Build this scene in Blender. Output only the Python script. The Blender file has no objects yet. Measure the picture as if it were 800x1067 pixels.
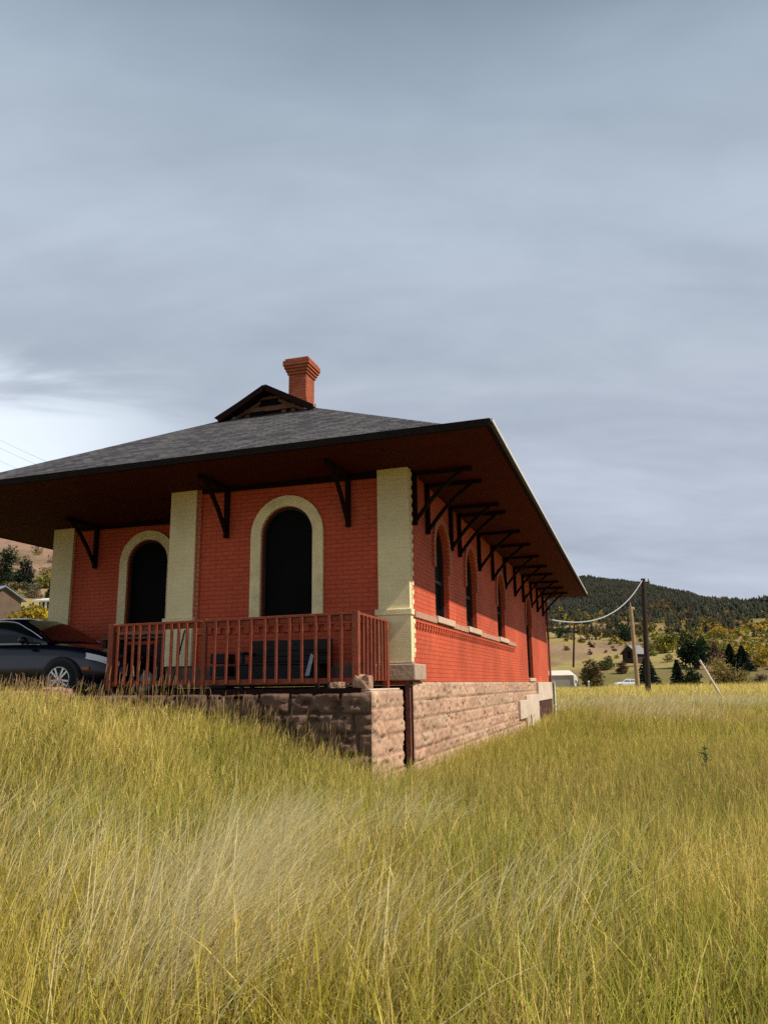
import bpy, bmesh, math, random
import numpy as np
from math import sin, cos, tan, pi, radians, hypot, atan2, sqrt, floor
from mathutils import Vector, Matrix

random.seed(11)
RNG = np.random.default_rng(11)
S = bpy.context.scene
COL = S.collection

# ------------------------------------------------------------------ camera, sky, sun, exposure
CAM = Vector((3.189, -11.568, -0.048))
FPX = 818.0
_pitch, _roll, _al = radians(12.45), 0.0134, radians(17.2)
FW = Vector((-sin(_al)*cos(_pitch), cos(_al)*cos(_pitch), sin(_pitch)))
_r0 = Vector((cos(_al), sin(_al), 0)); _u0 = _r0.cross(FW)
RT = _r0*cos(_roll) - _u0*sin(_roll)
UP = _u0*cos(_roll) + _r0*sin(_roll)
cd = bpy.data.cameras.new('camera')
cam = bpy.data.objects.new('camera', cd); COL.objects.link(cam)
m = Matrix((( RT.x, UP.x, -FW.x, CAM.x), (RT.y, UP.y, -FW.y, CAM.y), (RT.z, UP.z, -FW.z, CAM.z), (0, 0, 0, 1)))
cam.matrix_world = m
cd.sensor_fit = 'VERTICAL'; cd.sensor_height = 24.0; cd.lens = 24.0*FPX/1067.0
cd.clip_start = 0.05; cd.clip_end = 6000
S.camera = cam

SUN_EL, SUN_AZ = radians(49.0), radians(-4.0)        # azimuth measured from +X towards +Y
sd = Vector((cos(SUN_AZ)*cos(SUN_EL), sin(SUN_AZ)*cos(SUN_EL), sin(SUN_EL)))
sl = bpy.data.lights.new('sun', 'SUN'); so = bpy.data.objects.new('sun', sl); COL.objects.link(so)
so.rotation_euler = (-sd).to_track_quat('-Z', 'Y').to_euler()
so.location = (20, -4, 30)
sl.energy = 3.9; sl.angle = radians(0.6); sl.color = (1.0, 0.91, 0.78)

W = bpy.data.worlds.new('World'); S.world = W; W.use_nodes = True
nt = W.node_tree; nt.nodes.clear()
def wn(t, **k):
    n = nt.nodes.new(t)
    for a, b in k.items(): setattr(n, a, b)
    return n
def lk(a, b): nt.links.new(a, b)
out = wn('ShaderNodeOutputWorld'); bg = wn('ShaderNodeBackground'); bg.inputs[1].default_value = 0.1
lk(bg.outputs[0], out.inputs[0])
sky = wn('ShaderNodeTexSky'); sky.sky_type = 'NISHITA'; sky.sun_disc = False
sky.sun_elevation = SUN_EL; sky.sun_rotation = radians(90) - SUN_AZ; sky.altitude = 2900; sky.dust_density = 1.0
tc = wn('ShaderNodeTexCoord')
sep = wn('ShaderNodeSeparateXYZ'); lk(tc.outputs['Generated'], sep.inputs[0])
def wmath(op, a, b=None, c=None, clamp=False):
    n = wn('ShaderNodeMath', operation=op); n.use_clamp = clamp
    for i, v in enumerate((a, b, c)):
        if v is None: continue
        if isinstance(v, (int, float)): n.inputs[i].default_value = v
        else: lk(v, n.inputs[i])
    return n.outputs[0]
zc = wmath('MAXIMUM', sep.outputs[2], 0.0)
den = wmath('ADD', zc, 0.22)
def dotdir(v):
    n = wn('ShaderNodeVectorMath', operation='DOT_PRODUCT'); lk(tc.outputs['Generated'], n.inputs[0]); n.inputs[1].default_value = v
    return n.outputs['Value']
side = dotdir((cos(_al), sin(_al), 0)); fwd = dotdir((-sin(_al), cos(_al), 0))
px = wmath('DIVIDE', side, den); py = wmath('DIVIDE', fwd, den)
def cloudnoise(sx, sy, sc, det, rough, dist, off):
    cmb = wn('ShaderNodeCombineXYZ')
    lk(wmath('MULTIPLY', px, sx), cmb.inputs[0]); lk(wmath('MULTIPLY', py, sy), cmb.inputs[1]); cmb.inputs[2].default_value = off
    n = wn('ShaderNodeTexNoise'); n.inputs['Scale'].default_value = sc; n.inputs['Detail'].default_value = det
    n.inputs['Roughness'].default_value = rough; n.inputs['Distortion'].default_value = dist
    lk(cmb.outputs[0], n.inputs['Vector']); return n.outputs['Fac']
n1 = cloudnoise(0.55, 1.5, 1.0, 5, 0.5, 0.5, 3.3)
n2 = cloudnoise(0.9, 2.6, 1.6, 6, 0.55, 0.9, 8.1)
n3 = cloudnoise(1.6, 2.6, 3.2, 5, 0.5, 0.4, 1.7)
mixn = wmath('ADD', wmath('ADD', wmath('MULTIPLY', n1, 0.62), wmath('MULTIPLY', n2, 0.22)), wmath('MULTIPLY', n3, 0.16))
ramp = wn('ShaderNodeValToRGB'); lk(mixn, ramp.inputs[0])
e = ramp.color_ramp.elements
e[0].position = 0.33; e[0].color = (2.75, 3.20, 3.78, 1)
e[1].position = 0.65; e[1].color = (4.40, 4.92, 5.62, 1)
# the cloud deck thickens overhead
el = wn('ShaderNodeValToRGB'); lk(zc, el.inputs[0]); ee = el.color_ramp.elements
ee[0].position = 0.0; ee[0].color = (1.07, 1.0, 1.01, 1)
ee[1].position = 0.86; ee[1].color = (0.30, 0.32, 0.34, 1)
x = ee.new(0.30); x.color = (1.03, 1.0, 1.0, 1)
x = ee.new(0.52); x.color = (0.98, 1.0, 1.0, 1)
x = ee.new(0.64); x.color = (0.80, 0.85, 0.87, 1); x = ee.new(0.72); x.color = (0.50, 0.56, 0.60, 1)
mul = wn('ShaderNodeMixRGB', blend_type='MULTIPLY'); mul.inputs[0].default_value = 1
lk(ramp.outputs[0], mul.inputs[1]); lk(el.outputs[0], mul.inputs[2])
# thin bright cloud low in the west
brt = wn('ShaderNodeMapRange'); brt.interpolation_type = 'SMOOTHSTEP'
lk(wmath('ADD', side, wmath('MULTIPLY', n1, -0.12)), brt.inputs[0])
brt.inputs[1].default_value = -0.16; brt.inputs[2].default_value = -0.52; brt.inputs[3].default_value = 0; brt.inputs[4].default_value = 1
brz = wn('ShaderNodeMapRange'); brz.interpolation_type = 'SMOOTHSTEP'
lk(wmath('ADD', zc, wmath('MULTIPLY', wmath('SUBTRACT', n2, 0.5), 0.22)), brz.inputs[0])
brz.inputs[1].default_value = 0.385; brz.inputs[2].default_value = 0.30; brz.inputs[3].default_value = 0; brz.inputs[4].default_value = 1
bmix = wn('ShaderNodeMixRGB'); lk(wmath('MULTIPLY', wmath('MULTIPLY', brt.outputs[0], brz.outputs[0]), 0.95), bmix.inputs[0])
lk(mul.outputs[0], bmix.inputs[1]); bmix.inputs[2].default_value = (7.2, 7.9, 8.6, 1)
cov = wn('ShaderNodeMixRGB'); cov.inputs[0].default_value = 0.9
bk = wn('ShaderNodeMapRange'); bk.interpolation_type = 'SMOOTHSTEP'; lk(fwd, bk.inputs[0])      # unseen sky behind the camera, dimmed to lower fill on the front wall
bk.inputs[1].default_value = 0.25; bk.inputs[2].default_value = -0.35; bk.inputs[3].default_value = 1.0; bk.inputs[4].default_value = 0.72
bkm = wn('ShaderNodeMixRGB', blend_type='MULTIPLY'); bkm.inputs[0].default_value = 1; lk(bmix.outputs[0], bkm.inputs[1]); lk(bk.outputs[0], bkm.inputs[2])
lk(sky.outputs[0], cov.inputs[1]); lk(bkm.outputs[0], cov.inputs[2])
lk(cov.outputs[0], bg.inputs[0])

S.view_settings.view_transform = 'Standard'; S.view_settings.look = 'None'
S.view_settings.exposure = 0.45; S.view_settings.gamma = 1.0
S.render.engine = 'CYCLES'
S.cycles.use_denoising = False; S.cycles.use_adaptive_sampling = False; S.cycles.sample_clamp_indirect = 4.0
S.cycles.max_bounces = 6; S.cycles.diffuse_bounces = 3; S.cycles.transparent_max_bounces = 6

# ------------------------------------------------------------------ helpers
def obj(name, mesh, mat=None, parent=None):
    o = bpy.data.objects.new(name, mesh); COL.objects.link(o)
    if mat:
        for mm in (mat if isinstance(mat, (list, tuple)) else [mat]): mesh.materials.append(mm)
    if parent: o.parent = parent
    return o
def tag(o, label=None, cat=None, group=None, kind=None):
    if label: o['label'] = label
    if cat: o['category'] = cat
    if group: o['group'] = group
    if kind: o['kind'] = kind
    return o
def thing(name, label, cat, loc=(0, 0, 0), rz=0, group=None):
    o = bpy.data.objects.new(name, None); COL.objects.link(o)
    o.location = loc; o.rotation_euler = (0, 0, rz)
    return tag(o, label, cat, group)
class MB:
    """collects boxes, tubes and strips; build() links them as one mesh object"""
    def __init__(s): s.v = []; s.f = []; s.mi = []; s.k = 0; s.smooth = []
    def add(s, vs, fs, sm=False):
        b = len(s.v); s.v += [tuple(p) for p in vs]
        for f in fs: s.f.append([i+b for i in f]); s.mi.append(s.k); s.smooth.append(sm)
        return s
    def box(s, x0, x1, y0, y1, z0, z1):
        v = [(x0,y0,z0),(x1,y0,z0),(x1,y1,z0),(x0,y1,z0),(x0,y0,z1),(x1,y0,z1),(x1,y1,z1),(x0,y1,z1)]
        return s.add(v, [(0,3,2,1),(4,5,6,7),(0,1,5,4),(1,2,6,5),(2,3,7,6),(3,0,4,7)])
    def obox(s, c, ax, ay, az):
        c, ax, ay, az = map(Vector, (c, ax, ay, az))
        v = [c+ax*i+ay*j+az*k for k in (-1,1) for i, j in ((-1,-1),(1,-1),(1,1),(-1,1))]
        return s.add(v, [(0,3,2,1),(4,5,6,7),(0,1,5,4),(1,2,6,5),(2,3,7,6),(3,0,4,7)])
    def bar(s, a, b, w, h, up=(0,0,1)):
        a, b = Vector(a), Vector(b); d = (b-a); L = d.length; d /= L
        u = Vector(up); sd_ = d.cross(u)
        if sd_.length < 1e-4: sd_ = d.cross(Vector((1,0,0)))
        sd_.normalize(); u = sd_.cross(d)
        return s.obox((a+b)/2, d*L/2, sd_*w/2, u*h/2)
    def tube(s, pts, rs, n=8, caps=True):
        pts = [Vector(p) for p in pts]
        if isinstance(rs, (int, float)): rs = [rs]*len(pts)
        V = []; F = []
        ref = None
        for i, p in enumerate(pts):
            d = (pts[min(i+1, len(pts)-1)] - pts[max(i-1, 0)]).normalized()
            if ref is None:
                ref = d.cross(Vector((0.31, 0.2, 0.9)));
                if ref.length < .05: ref = d.cross(Vector((1, 0, 0)))
            ref = (ref - d*ref.dot(d)).normalized(); b2 = d.cross(ref)
            for k in range(n):
                a = 2*pi*k/n; V.append(p + (ref*cos(a) + b2*sin(a))*rs[i])
        for i in range(len(pts)-1):
            for k in range(n):
                F.append((i*n+k, i*n+(k+1) % n, (i+1)*n+(k+1) % n, (i+1)*n+k))
        s.add(V, F, True)
        if caps:
            m_ = len(pts)-1
            s.add(V[:n], [tuple(range(n-1, -1, -1))]); s.add(V[m_*n:], [tuple(range(n))])
        return s
    def lathe(s, prof, n=24, M=None):
        """prof: (r, z) pairs about local Z"""
        V = []; F = []
        for r, z in prof:
            for k in range(n): V.append(Vector((r*cos(2*pi*k/n), r*sin(2*pi*k/n), z)))
        for i in range(len(prof)-1):
            for k in range(n): F.append((i*n+k, i*n+(k+1) % n, (i+1)*n+(k+1) % n, (i+1)*n+k))
        if M is not None: V = [M @ v for v in V]
        return s.add(V, F, True)
    def build(s, name, mat, parent=None, bevel=0.0):
        me = bpy.data.meshes.new(name); me.from_pydata(s.v, [], s.f)
        o = obj(name, me, mat, parent)
        me.polygons.foreach_set('material_index', s.mi)
        me.polygons.foreach_set('use_smooth', s.smooth)
        me.update()
        if bevel:
            md = o.modifiers.new('bevel', 'BEVEL'); md.width = bevel; md.segments = 2; md.limit_method = 'ANGLE'; md.angle_limit = radians(40)
        return o
def fmesh(name, V, F, mat, parent=None, cols=None, smooth=False, uv=None):
    """numpy quick mesh: V (n,3); F list of int arrays (k, 3|4)"""
    me = bpy.data.meshes.new(name)
    V = np.asarray(V, np.float32)
    me.vertices.add(len(V)); me.vertices.foreach_set('co', V.ravel())
    li = []; tot = []
    for a in F:
        a = np.asarray(a, np.int32)
        if len(a) == 0: continue
        li.append(a.ravel()); tot.append(np.full(len(a), a.shape[1], np.int32))
    li = np.concatenate(li); tot = np.concatenate(tot); st = np.concatenate(([0], np.cumsum(tot)[:-1])).astype(np.int32)
    me.loops.add(len(li)); me.loops.foreach_set('vertex_index', li)
    me.polygons.add(len(tot)); me.polygons.foreach_set('loop_start', st); me.polygons.foreach_set('loop_total', tot)
    if smooth: me.polygons.foreach_set('use_smooth', np.ones(len(tot), bool))
    me.update(calc_edges=True)
    if cols is not None:
        at = me.color_attributes.new('Col', 'FLOAT_COLOR', 'POINT')
        c4 = np.ones((len(V), 4), np.float32); c4[:, :3] = cols; at.data.foreach_set('color', c4.ravel())
    if uv is not None:
        ul = me.uv_layers.new(name='UVMap'); ul.data.foreach_set('uv', np.asarray(uv, np.float32)[li].ravel())
    me.validate()
    return obj(name, me, mat, parent)
def gridfaces(nu, nv):
    i = np.arange((nu-1))[:, None]*nv + np.arange(nv-1)[None, :]
    i = i.ravel(); return np.stack([i, i+nv, i+nv+1, i+1], 1)
# value noise -------------------------------------------------------
_tab = RNG.random((256, 256)).astype(np.float64)
def vnoise(x, y):
    x = np.asarray(x, float); y = np.asarray(y, float)
    xi = np.floor(x).astype(int); yi = np.floor(y).astype(int); fx = x-xi; fy = y-yi
    fx = fx*fx*(3-2*fx); fy = fy*fy*(3-2*fy)
    a = _tab[xi & 255, yi & 255]; b = _tab[(xi+1) & 255, yi & 255]; c = _tab[xi & 255, (yi+1) & 255]; d = _tab[(xi+1) & 255, (yi+1) & 255]
    return (a*(1-fx)+b*fx)*(1-fy) + (c*(1-fx)+d*fx)*fy
def fbm(x, y, o=4):
    s = 0; a = .5; t = 0
    for k in range(o):
        s = s + a*vnoise(x*2**k+17.3*k, y*2**k+5.1*k); t += a; a *= .5
    return s/t
def sstep(a, b, x):
    t = np.clip((np.asarray(x, float)-a)/(b-a), 0, 1); return t*t*(3-2*t)

# ------------------------------------------------------------------ materials
def mat(name, base, rough=0.8, var=0.0, vscale=4.0, bump=0.0, bscale=30.0, metal=0.0, spec=0.3, dark=None, dscale=1.5, damt=0.0, vcol=False, trans=0.0, coat=0.0):
    M = bpy.data.materials.new(name); M.use_nodes = True; t = M.node_tree; N = t.nodes; L = t.links
    b = N['Principled BSDF']; b.inputs['Roughness'].default_value = rough; b.inputs['Metallic'].default_value = metal
    b.inputs['Specular IOR Level'].default_value = spec; b.inputs['Coat Weight'].default_value = coat
    co = N.new('ShaderNodeTexCoord')
    if vcol:
        a = N.new('ShaderNodeVertexColor'); a.layer_name = 'Col'; c = a.outputs[0]
    else:
        r = N.new('ShaderNodeRGB'); r.outputs[0].default_value = (*base, 1); c = r.outputs[0]
    if var:
        n = N.new('ShaderNodeTexNoise'); n.inputs['Scale'].default_value = vscale; n.inputs['Detail'].default_value = 6
        L.new(co.outputs['Object'], n.inputs['Vector'])
        mr = N.new('ShaderNodeMapRange'); L.new(n.outputs['Fac'], mr.inputs[0]); mr.inputs[1].default_value = .25; mr.inputs[2].default_value = .75
        mr.inputs[3].default_value = 1-var; mr.inputs[4].default_value = 1+var
        x = N.new('ShaderNodeMixRGB'); x.blend_type = 'MULTIPLY'; x.inputs[0].default_value = 1
        L.new(c, x.inputs[1]); L.new(mr.outputs[0], x.inputs[2]); c = x.outputs[0]
    if dark is not None:
        n = N.new('ShaderNodeTexNoise'); n.inputs['Scale'].default_value = dscale; n.inputs['Detail'].default_value = 8; n.inputs['Roughness'].default_value = .65
        L.new(co.outputs['Object'], n.inputs['Vector'])
        mr = N.new('ShaderNodeMapRange'); L.new(n.outputs['Fac'], mr.inputs[0]); mr.inputs[1].default_value = .5; mr.inputs[2].default_value = .72
        mr.inputs[3].default_value = 0; mr.inputs[4].default_value = damt
        x = N.new('ShaderNodeMixRGB'); L.new(mr.outputs[0], x.inputs[0]); L.new(c, x.inputs[1]); x.inputs[2].default_value = (*dark, 1); c = x.outputs[0]
    L.new(c, b.inputs['Base Color'])
    if bump:
        n = N.new('ShaderNodeTexNoise'); n.inputs['Scale'].default_value = bscale; n.inputs['Detail'].default_value = 6
        L.new(co.outputs['Object'], n.inputs['Vector'])
        bn = N.new('ShaderNodeBump'); bn.inputs['Strength'].default_value = bump; bn.inputs['Distance'].default_value = 0.02
        L.new(n.outputs['Fac'], bn.inputs['Height']); L.new(bn.outputs[0], b.inputs['Normal'])
    if trans:
        tr = N.new('ShaderNodeBsdfTranslucent'); L.new(c, tr.inputs[0]); mx = N.new('ShaderNodeMixShader'); mx.inputs[0].default_value = trans
        L.new(b.outputs[0], mx.inputs[1]); L.new(tr.outputs[0], mx.inputs[2]); L.new(mx.outputs[0], N['Material Output'].inputs[0])
    return M
def brick_mat(name, col1, col2, mortar, bw=0.215, bh=0.0725, ms=0.008, rough=0.72, stain=(0.05, 0.02, 0.015), samt=0.25, bump=0.9):
    M = bpy.data.materials.new(name); M.use_nodes = True; t = M.node_tree; N = t.nodes; L = t.links
    b = N['Principled BSDF']; b.inputs['Roughness'].default_value = rough; b.inputs['Specular IOR Level'].default_value = .25
    co = N.new('ShaderNodeTexCoord'); sp = N.new('ShaderNodeSeparateXYZ'); L.new(co.outputs['Object'], sp.inputs[0])
    ad = N.new('ShaderNodeMath'); L.new(sp.outputs[0], ad.inputs[0]); L.new(sp.outputs[1], ad.inputs[1])
    cb = N.new('ShaderNodeCombineXYZ'); L.new(ad.outputs[0], cb.inputs[0]); L.new(sp.outputs[2], cb.inputs[1])
    wob = N.new('ShaderNodeTexNoise'); wob.inputs['Scale'].default_value = 3; L.new(co.outputs['Object'], wob.inputs['Vector'])
    wm = N.new('ShaderNodeMixRGB'); wm.blend_type = 'ADD'; wm.inputs[0].default_value = 0.012; L.new(cb.outputs[0], wm.inputs[1]); L.new(wob.outputs['Color'], wm.inputs[2])
    br = N.new('ShaderNodeTexBrick'); L.new(wm.outputs[0], br.inputs['Vector']); br.inputs['Scale'].default_value = 1
    br.inputs['Color1'].default_value = (*col1, 1); br.inputs['Color2'].default_value = (*col2, 1); br.inputs['Mortar'].default_value = (*mortar, 1)
    br.inputs['Brick Width'].default_value = bw; br.inputs['Row Height'].default_value = bh; br.inputs['Mortar Size'].default_value = ms; br.inputs['Mortar Smooth'].default_value = .4
    n = N.new('ShaderNodeTexNoise'); n.inputs['Scale'].default_value = 1.3; n.inputs['Detail'].default_value = 9; n.inputs['Roughness'].default_value = .7
    L.new(co.outputs['Object'], n.inputs['Vector'])
    mr = N.new('ShaderNodeMapRange'); L.new(n.outputs['Fac'], mr.inputs[0]); mr.inputs[1].default_value = .5; mr.inputs[2].default_value = .8; mr.inputs[4].default_value = samt
    x = N.new('ShaderNodeMixRGB'); L.new(mr.outputs[0], x.inputs[0]); L.new(br.outputs['Color'], x.inputs[1]); x.inputs[2].default_value = (*stain, 1)
    nf = N.new('ShaderNodeTexNoise'); nf.inputs['Scale'].default_value = 2.1; nf.inputs['Detail'].default_value = 8; nf.inputs['Roughness'].default_value = .72
    mp = N.new('ShaderNodeMapping'); mp.inputs['Location'].default_value = (7, 3, 5); mp.inputs['Scale'].default_value = (1, 1, .55); L.new(co.outputs['Object'], mp.inputs[0]); L.new(mp.outputs[0], nf.inputs['Vector'])
    mf = N.new('ShaderNodeMapRange'); L.new(nf.outputs['Fac'], mf.inputs[0]); mf.inputs[1].default_value = .55; mf.inputs[2].default_value = .78; mf.inputs[4].default_value = .5
    xf = N.new('ShaderNodeMixRGB'); L.new(mf.outputs[0], xf.inputs[0]); L.new(x.outputs[0], xf.inputs[1]); xf.inputs[2].default_value = (min(1, col2[0]*1.08+.03), min(1, col2[1]*1.5+.02), min(1, col2[2]*1.55+.015), 1); x = xf
    n2 = N.new('ShaderNodeTexNoise'); n2.inputs['Scale'].default_value = .55; n2.inputs['Detail'].default_value = 5; L.new(co.outputs['Object'], n2.inputs['Vector'])
    m2 = N.new('ShaderNodeMapRange'); L.new(n2.outputs['Fac'], m2.inputs[0]); m2.inputs[1].default_value = .3; m2.inputs[2].default_value = .7; m2.inputs[3].default_value = .76; m2.inputs[4].default_value = 1.14
    y = N.new('ShaderNodeMixRGB'); y.blend_type = 'MULTIPLY'; y.inputs[0].default_value = 1; L.new(x.outputs[0], y.inputs[1]); L.new(m2.outputs[0], y.inputs[2])
    L.new(y.outputs[0], b.inputs['Base Color'])
    inv = N.new('ShaderNodeMath'); inv.operation = 'SUBTRACT'; inv.inputs[0].default_value = 1; L.new(br.outputs['Fac'], inv.inputs[1])
    fn = N.new('ShaderNodeTexNoise'); fn.inputs['Scale'].default_value = 60; L.new(co.outputs['Object'], fn.inputs['Vector'])
    hs = N.new('ShaderNodeMath'); hs.operation = 'MULTIPLY_ADD'; L.new(fn.outputs['Fac'], hs.inputs[0]); hs.inputs[1].default_value = .35; L.new(inv.outputs[0], hs.inputs[2])
    bn = N.new('ShaderNodeBump'); bn.inputs['Strength'].default_value = bump; bn.inputs['Distance'].default_value = .012
    L.new(hs.outputs[0], bn.inputs['Height']); L.new(bn.outputs[0], b.inputs['Normal'])
    return M
M_BRICK = brick_mat('red_painted_brick', (.55, .092, .042), (.60, .108, .048), (.40, .062, .029), ms=.007, samt=.34, bump=.55)
M_BRICKF = M_BRICK
M_CREAM = brick_mat('cream_painted_brick', (.86, .755, .45), (.88, .78, .48), (.82, .715, .42), ms=.005, stain=(.30, .22, .12), samt=.25, bump=.2)
M_CREAMTRIM = mat('cream_trim_paint', (.85, .745, .44), .7, .10, 5, .25, 40, dark=(.30, .22, .13), dscale=3, damt=.35)
M_HOOD = brick_mat('orange_red_hood_brick', (.55, .17, .09), (.58, .19, .10), (.44, .12, .06), bw=.08, bh=.08)
M_CHIM = brick_mat('chimney_brick', (.33, .075, .032), (.42, .105, .045), (.27, .09, .055), samt=.35)
M_SILL = mat('pink_sill_stone', (.48, .27, .19), .85, .15, 6, .4, 30)
M_SILLW = mat('pale_sill_stone', (.58, .44, .33), .85, .12, 6, .4, 30)
M_STONE = mat('tan_ashlar_stone', (.46, .27, .165), .92, .0, 2, .55, 28, vcol=True, dark=(.15, .08, .05), dscale=7, damt=.5)
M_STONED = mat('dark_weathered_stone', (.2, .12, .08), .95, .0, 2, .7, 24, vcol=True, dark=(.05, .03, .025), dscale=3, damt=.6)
M_DARKW = mat('dark_brown_timber', (.016, .007, .006), .85, .3, 8, .3, 30, spec=.08)
M_SOFFIT = mat('dark_red_soffit_boards', (.068, .011, .008), .85, .2, 3, .25, 20, spec=.1)
M_FASCIA = mat('black_brown_fascia', (.012, .009, .008), .85, .25, 6, .2, 20, spec=.08)
M_DRIP = mat('white_drip_edge', (.62, .60, .56), .5, .15, 6)
M_PANE = mat('black_window_board', (.004, .004, .005), .6, .3, 3, .1, 6, spec=.06)
M_GLASSG = mat('dusty_dark_glass', (.030, .030, .034), .22, .4, 2, spec=.5)
M_FRAME = mat('dark_sash', (.03, .018, .016), .6, .2, 8)
M_RAIL = mat('rust_red_railing_paint', (.26, .058, .028), .65, .25, 9, .3, 40, dark=(.10, .035, .02), dscale=6, damt=.5)
M_WHITEP = mat('weathered_white_render', (.62, .50, .40), .85, .12, 3, .3, 20, dark=(.3, .2, .14), dscale=2, damt=.4)
M_PINE = mat('foliage', (0, 0, 0), .8, 0, vcol=True, trans=.25, spec=.15)
M_TRUNK = mat('bark', (.10, .07, .05), .95, .3, 8, .6, 20)
M_GRASS = mat('grass_blades', (0, 0, 0), .65, 0, vcol=True, trans=.42, spec=.2)

# ------------------------------------------------------------------ terrain
CX, CY = CAM.x, CAM.y
HEAD = atan2(FW.y, FW.x)
def polar(x, y):
    dx = np.asarray(x, float)-CX; dy = np.asarray(y, float)-CY
    D = np.hypot(dx, dy); ph = HEAD - np.arctan2(dy, dx)
    ph = (ph + pi) % (2*pi) - pi
    return D, ph                                            # ph > 0 to the right of the view axis
def pt(D, ph):
    a = HEAD-ph
    return CX+D*np.cos(a), CY+D*np.sin(a)
def terrain(x, y):
    x = np.asarray(x, float); y = np.asarray(y, float)
    D, ph = polar(x, y); deg = np.degrees(ph)
    right = np.interp(D, [0, 12, 30, 50, 70, 90, 110, 150, 180, 220, 300, 400, 500], [-1.66, -1.47, -1.36, -.98, -.72, -.68, -.95, -1.25, 1.4, 6, 15, 27, 44])
    ridge = np.interp(deg, [-40, -8, 8, 11.6, 14, 18, 20.9, 23.3, 25.5, 29, 34, 45, 70], [7.6, 7.6, 7.4, 7.2, 7.25, 6.65, 5.7, 4.6, 3.4, 2.4, 2.1, 1.6, 1.5])
    hz = 950*np.tan(np.radians(ridge)) - .05
    far = np.interp(D, [500, 950, 1250, 1700], [0, 1, .93, .6])
    right = np.where(D > 500, 44 + (hz-44)*far, right)
    left = np.interp(D, [0, 30, 50, 80, 150, 250, 400, 700, 1700], [-1.66, -.9, .6, 4.2, 15, 41, 84, 130, 150])
    back = np.interp(D, [0, 40, 200, 1700], [-1.66, -2.2, -3.0, 10.0])
    wl = sstep(6, -7, deg)                                  # 1 on the left
    z = right*(1-wl) + left*wl
    wb = sstep(55, 80, np.abs(deg))
    z = z*(1-wb) + back*wb
    bank = sstep(.9, -4.4, x)*sstep(-10.5, -2.2, y)*sstep(34, 18, D)
    z = z + 1.03*bank
    # the ground under and around the building stays flat
    n = (fbm(x*.35, y*.35, 3)-.5)*.22*sstep(1, 6, D)*sstep(200, 60, D)
    n = n + (fbm(x*.03+4, y*.03, 4)-.5)*sstep(100, 300, D)*np.clip(D*.028, 0, 9)
    return z + n
def terr(x, y): return float(terrain(np.array([x]), np.array([y]))[0])
def ray(u, v):
    return (FW + RT*((u-400)/FPX) + UP*((533.5-v)/FPX)).normalized()
def pix(u, v, D):
    """point at horizontal distance D seen at photograph position u, v (used for sizes and places read off the photograph)"""
    d = ray(u, v); t = D/hypot(d.x, d.y); return CAM + d*t
def ground(u, D):
    p = pix(u, 712, D); return Vector((p.x, p.y, terr(p.x, p.y)))

Dr = np.concatenate(([0.3], np.geomspace(1.2, 1700, 330)))
front = np.radians(np.linspace(-42, 42, 300)); rest = np.radians(np.linspace(42, 318, 80))[1:-1]
ang = np.concatenate((front, rest))
DD, AA = np.meshgrid(Dr, ang, indexing='ij')
gx, gy = pt(DD, AA); gz = terrain(gx, gy)
V = np.stack([gx, gy, gz], -1).reshape(-1, 3)
nA = len(ang); i = (np.arange(len(Dr)-1)[:, None]*nA + np.arange(nA)[None, :]).ravel(); jn = np.where((i % nA) == nA-1, i-nA+1, i+1)
F4 = np.stack([i, jn, jn+nA, i+nA], 1)
Fc = np.stack([np.full(nA, len(V)), (np.arange(nA)+1) % nA, np.arange(nA)], 1)
V = np.vstack([V, [[CX, CY, -1.66]]])
D_, ph_ = polar(V[:, 0], V[:, 1]); dg = np.degrees(ph_)
def mixc(a, b, t): return a*(1-t[:, None]) + np.asarray(b)*t[:, None]
nz = fbm(V[:, 0]*.06, V[:, 1]*.06, 5); nz2 = fbm(V[:, 0]*.02+9, V[:, 1]*.02, 5)
c = np.tile(np.array([.15, .12, .045]), (len(V), 1))
c = mixc(c, (.30, .24, .09), sstep(20, 70, D_))
c = mixc(c, (.255, .195, .068), sstep(.40, .62, nz)*sstep(60, 110, D_))
c = mixc(c, (.15, .13, .042), sstep(.46, .62, nz2)*sstep(90, 150, D_))
c = mixc(c, (.20, .13, .085), sstep(.57, .66, fbm(V[:, 0]*.035+31, V[:, 1]*.035+7, 4))*sstep(100, 150, D_)*.8)
c = mixc(c, (.06, .055, .035), sstep(380, 470, D_)*sstep(2, 9, dg))
scree = sstep(-9, -16, dg)*sstep(130, 190, D_)
c = mixc(c, mixc(np.tile(np.array([.27, .165, .118]), (len(V), 1)), (.17, .125, .07), sstep(.48, .66, nz)), scree)
# bare pinkish slope above the cabin
bx, by = pt(262, radians(13.4)); r_ = np.hypot((V[:, 0]-bx)/20, (V[:, 1]-by)/22)
c = mixc(c, (.27, .175, .115), sstep(1.1, .7, r_+ (nz-.5)*.9)*.9)
M_GROUND = mat('meadow_soil', (0, 0, 0), .95, .25, .8, .5, 6, vcol=True, spec=.1)
g = fmesh('ground', V, [F4, Fc], M_GROUND, cols=c, smooth=True); tag(g, 'sloping meadow ground rising to the hills beyond', 'ground', kind='structure')

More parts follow.
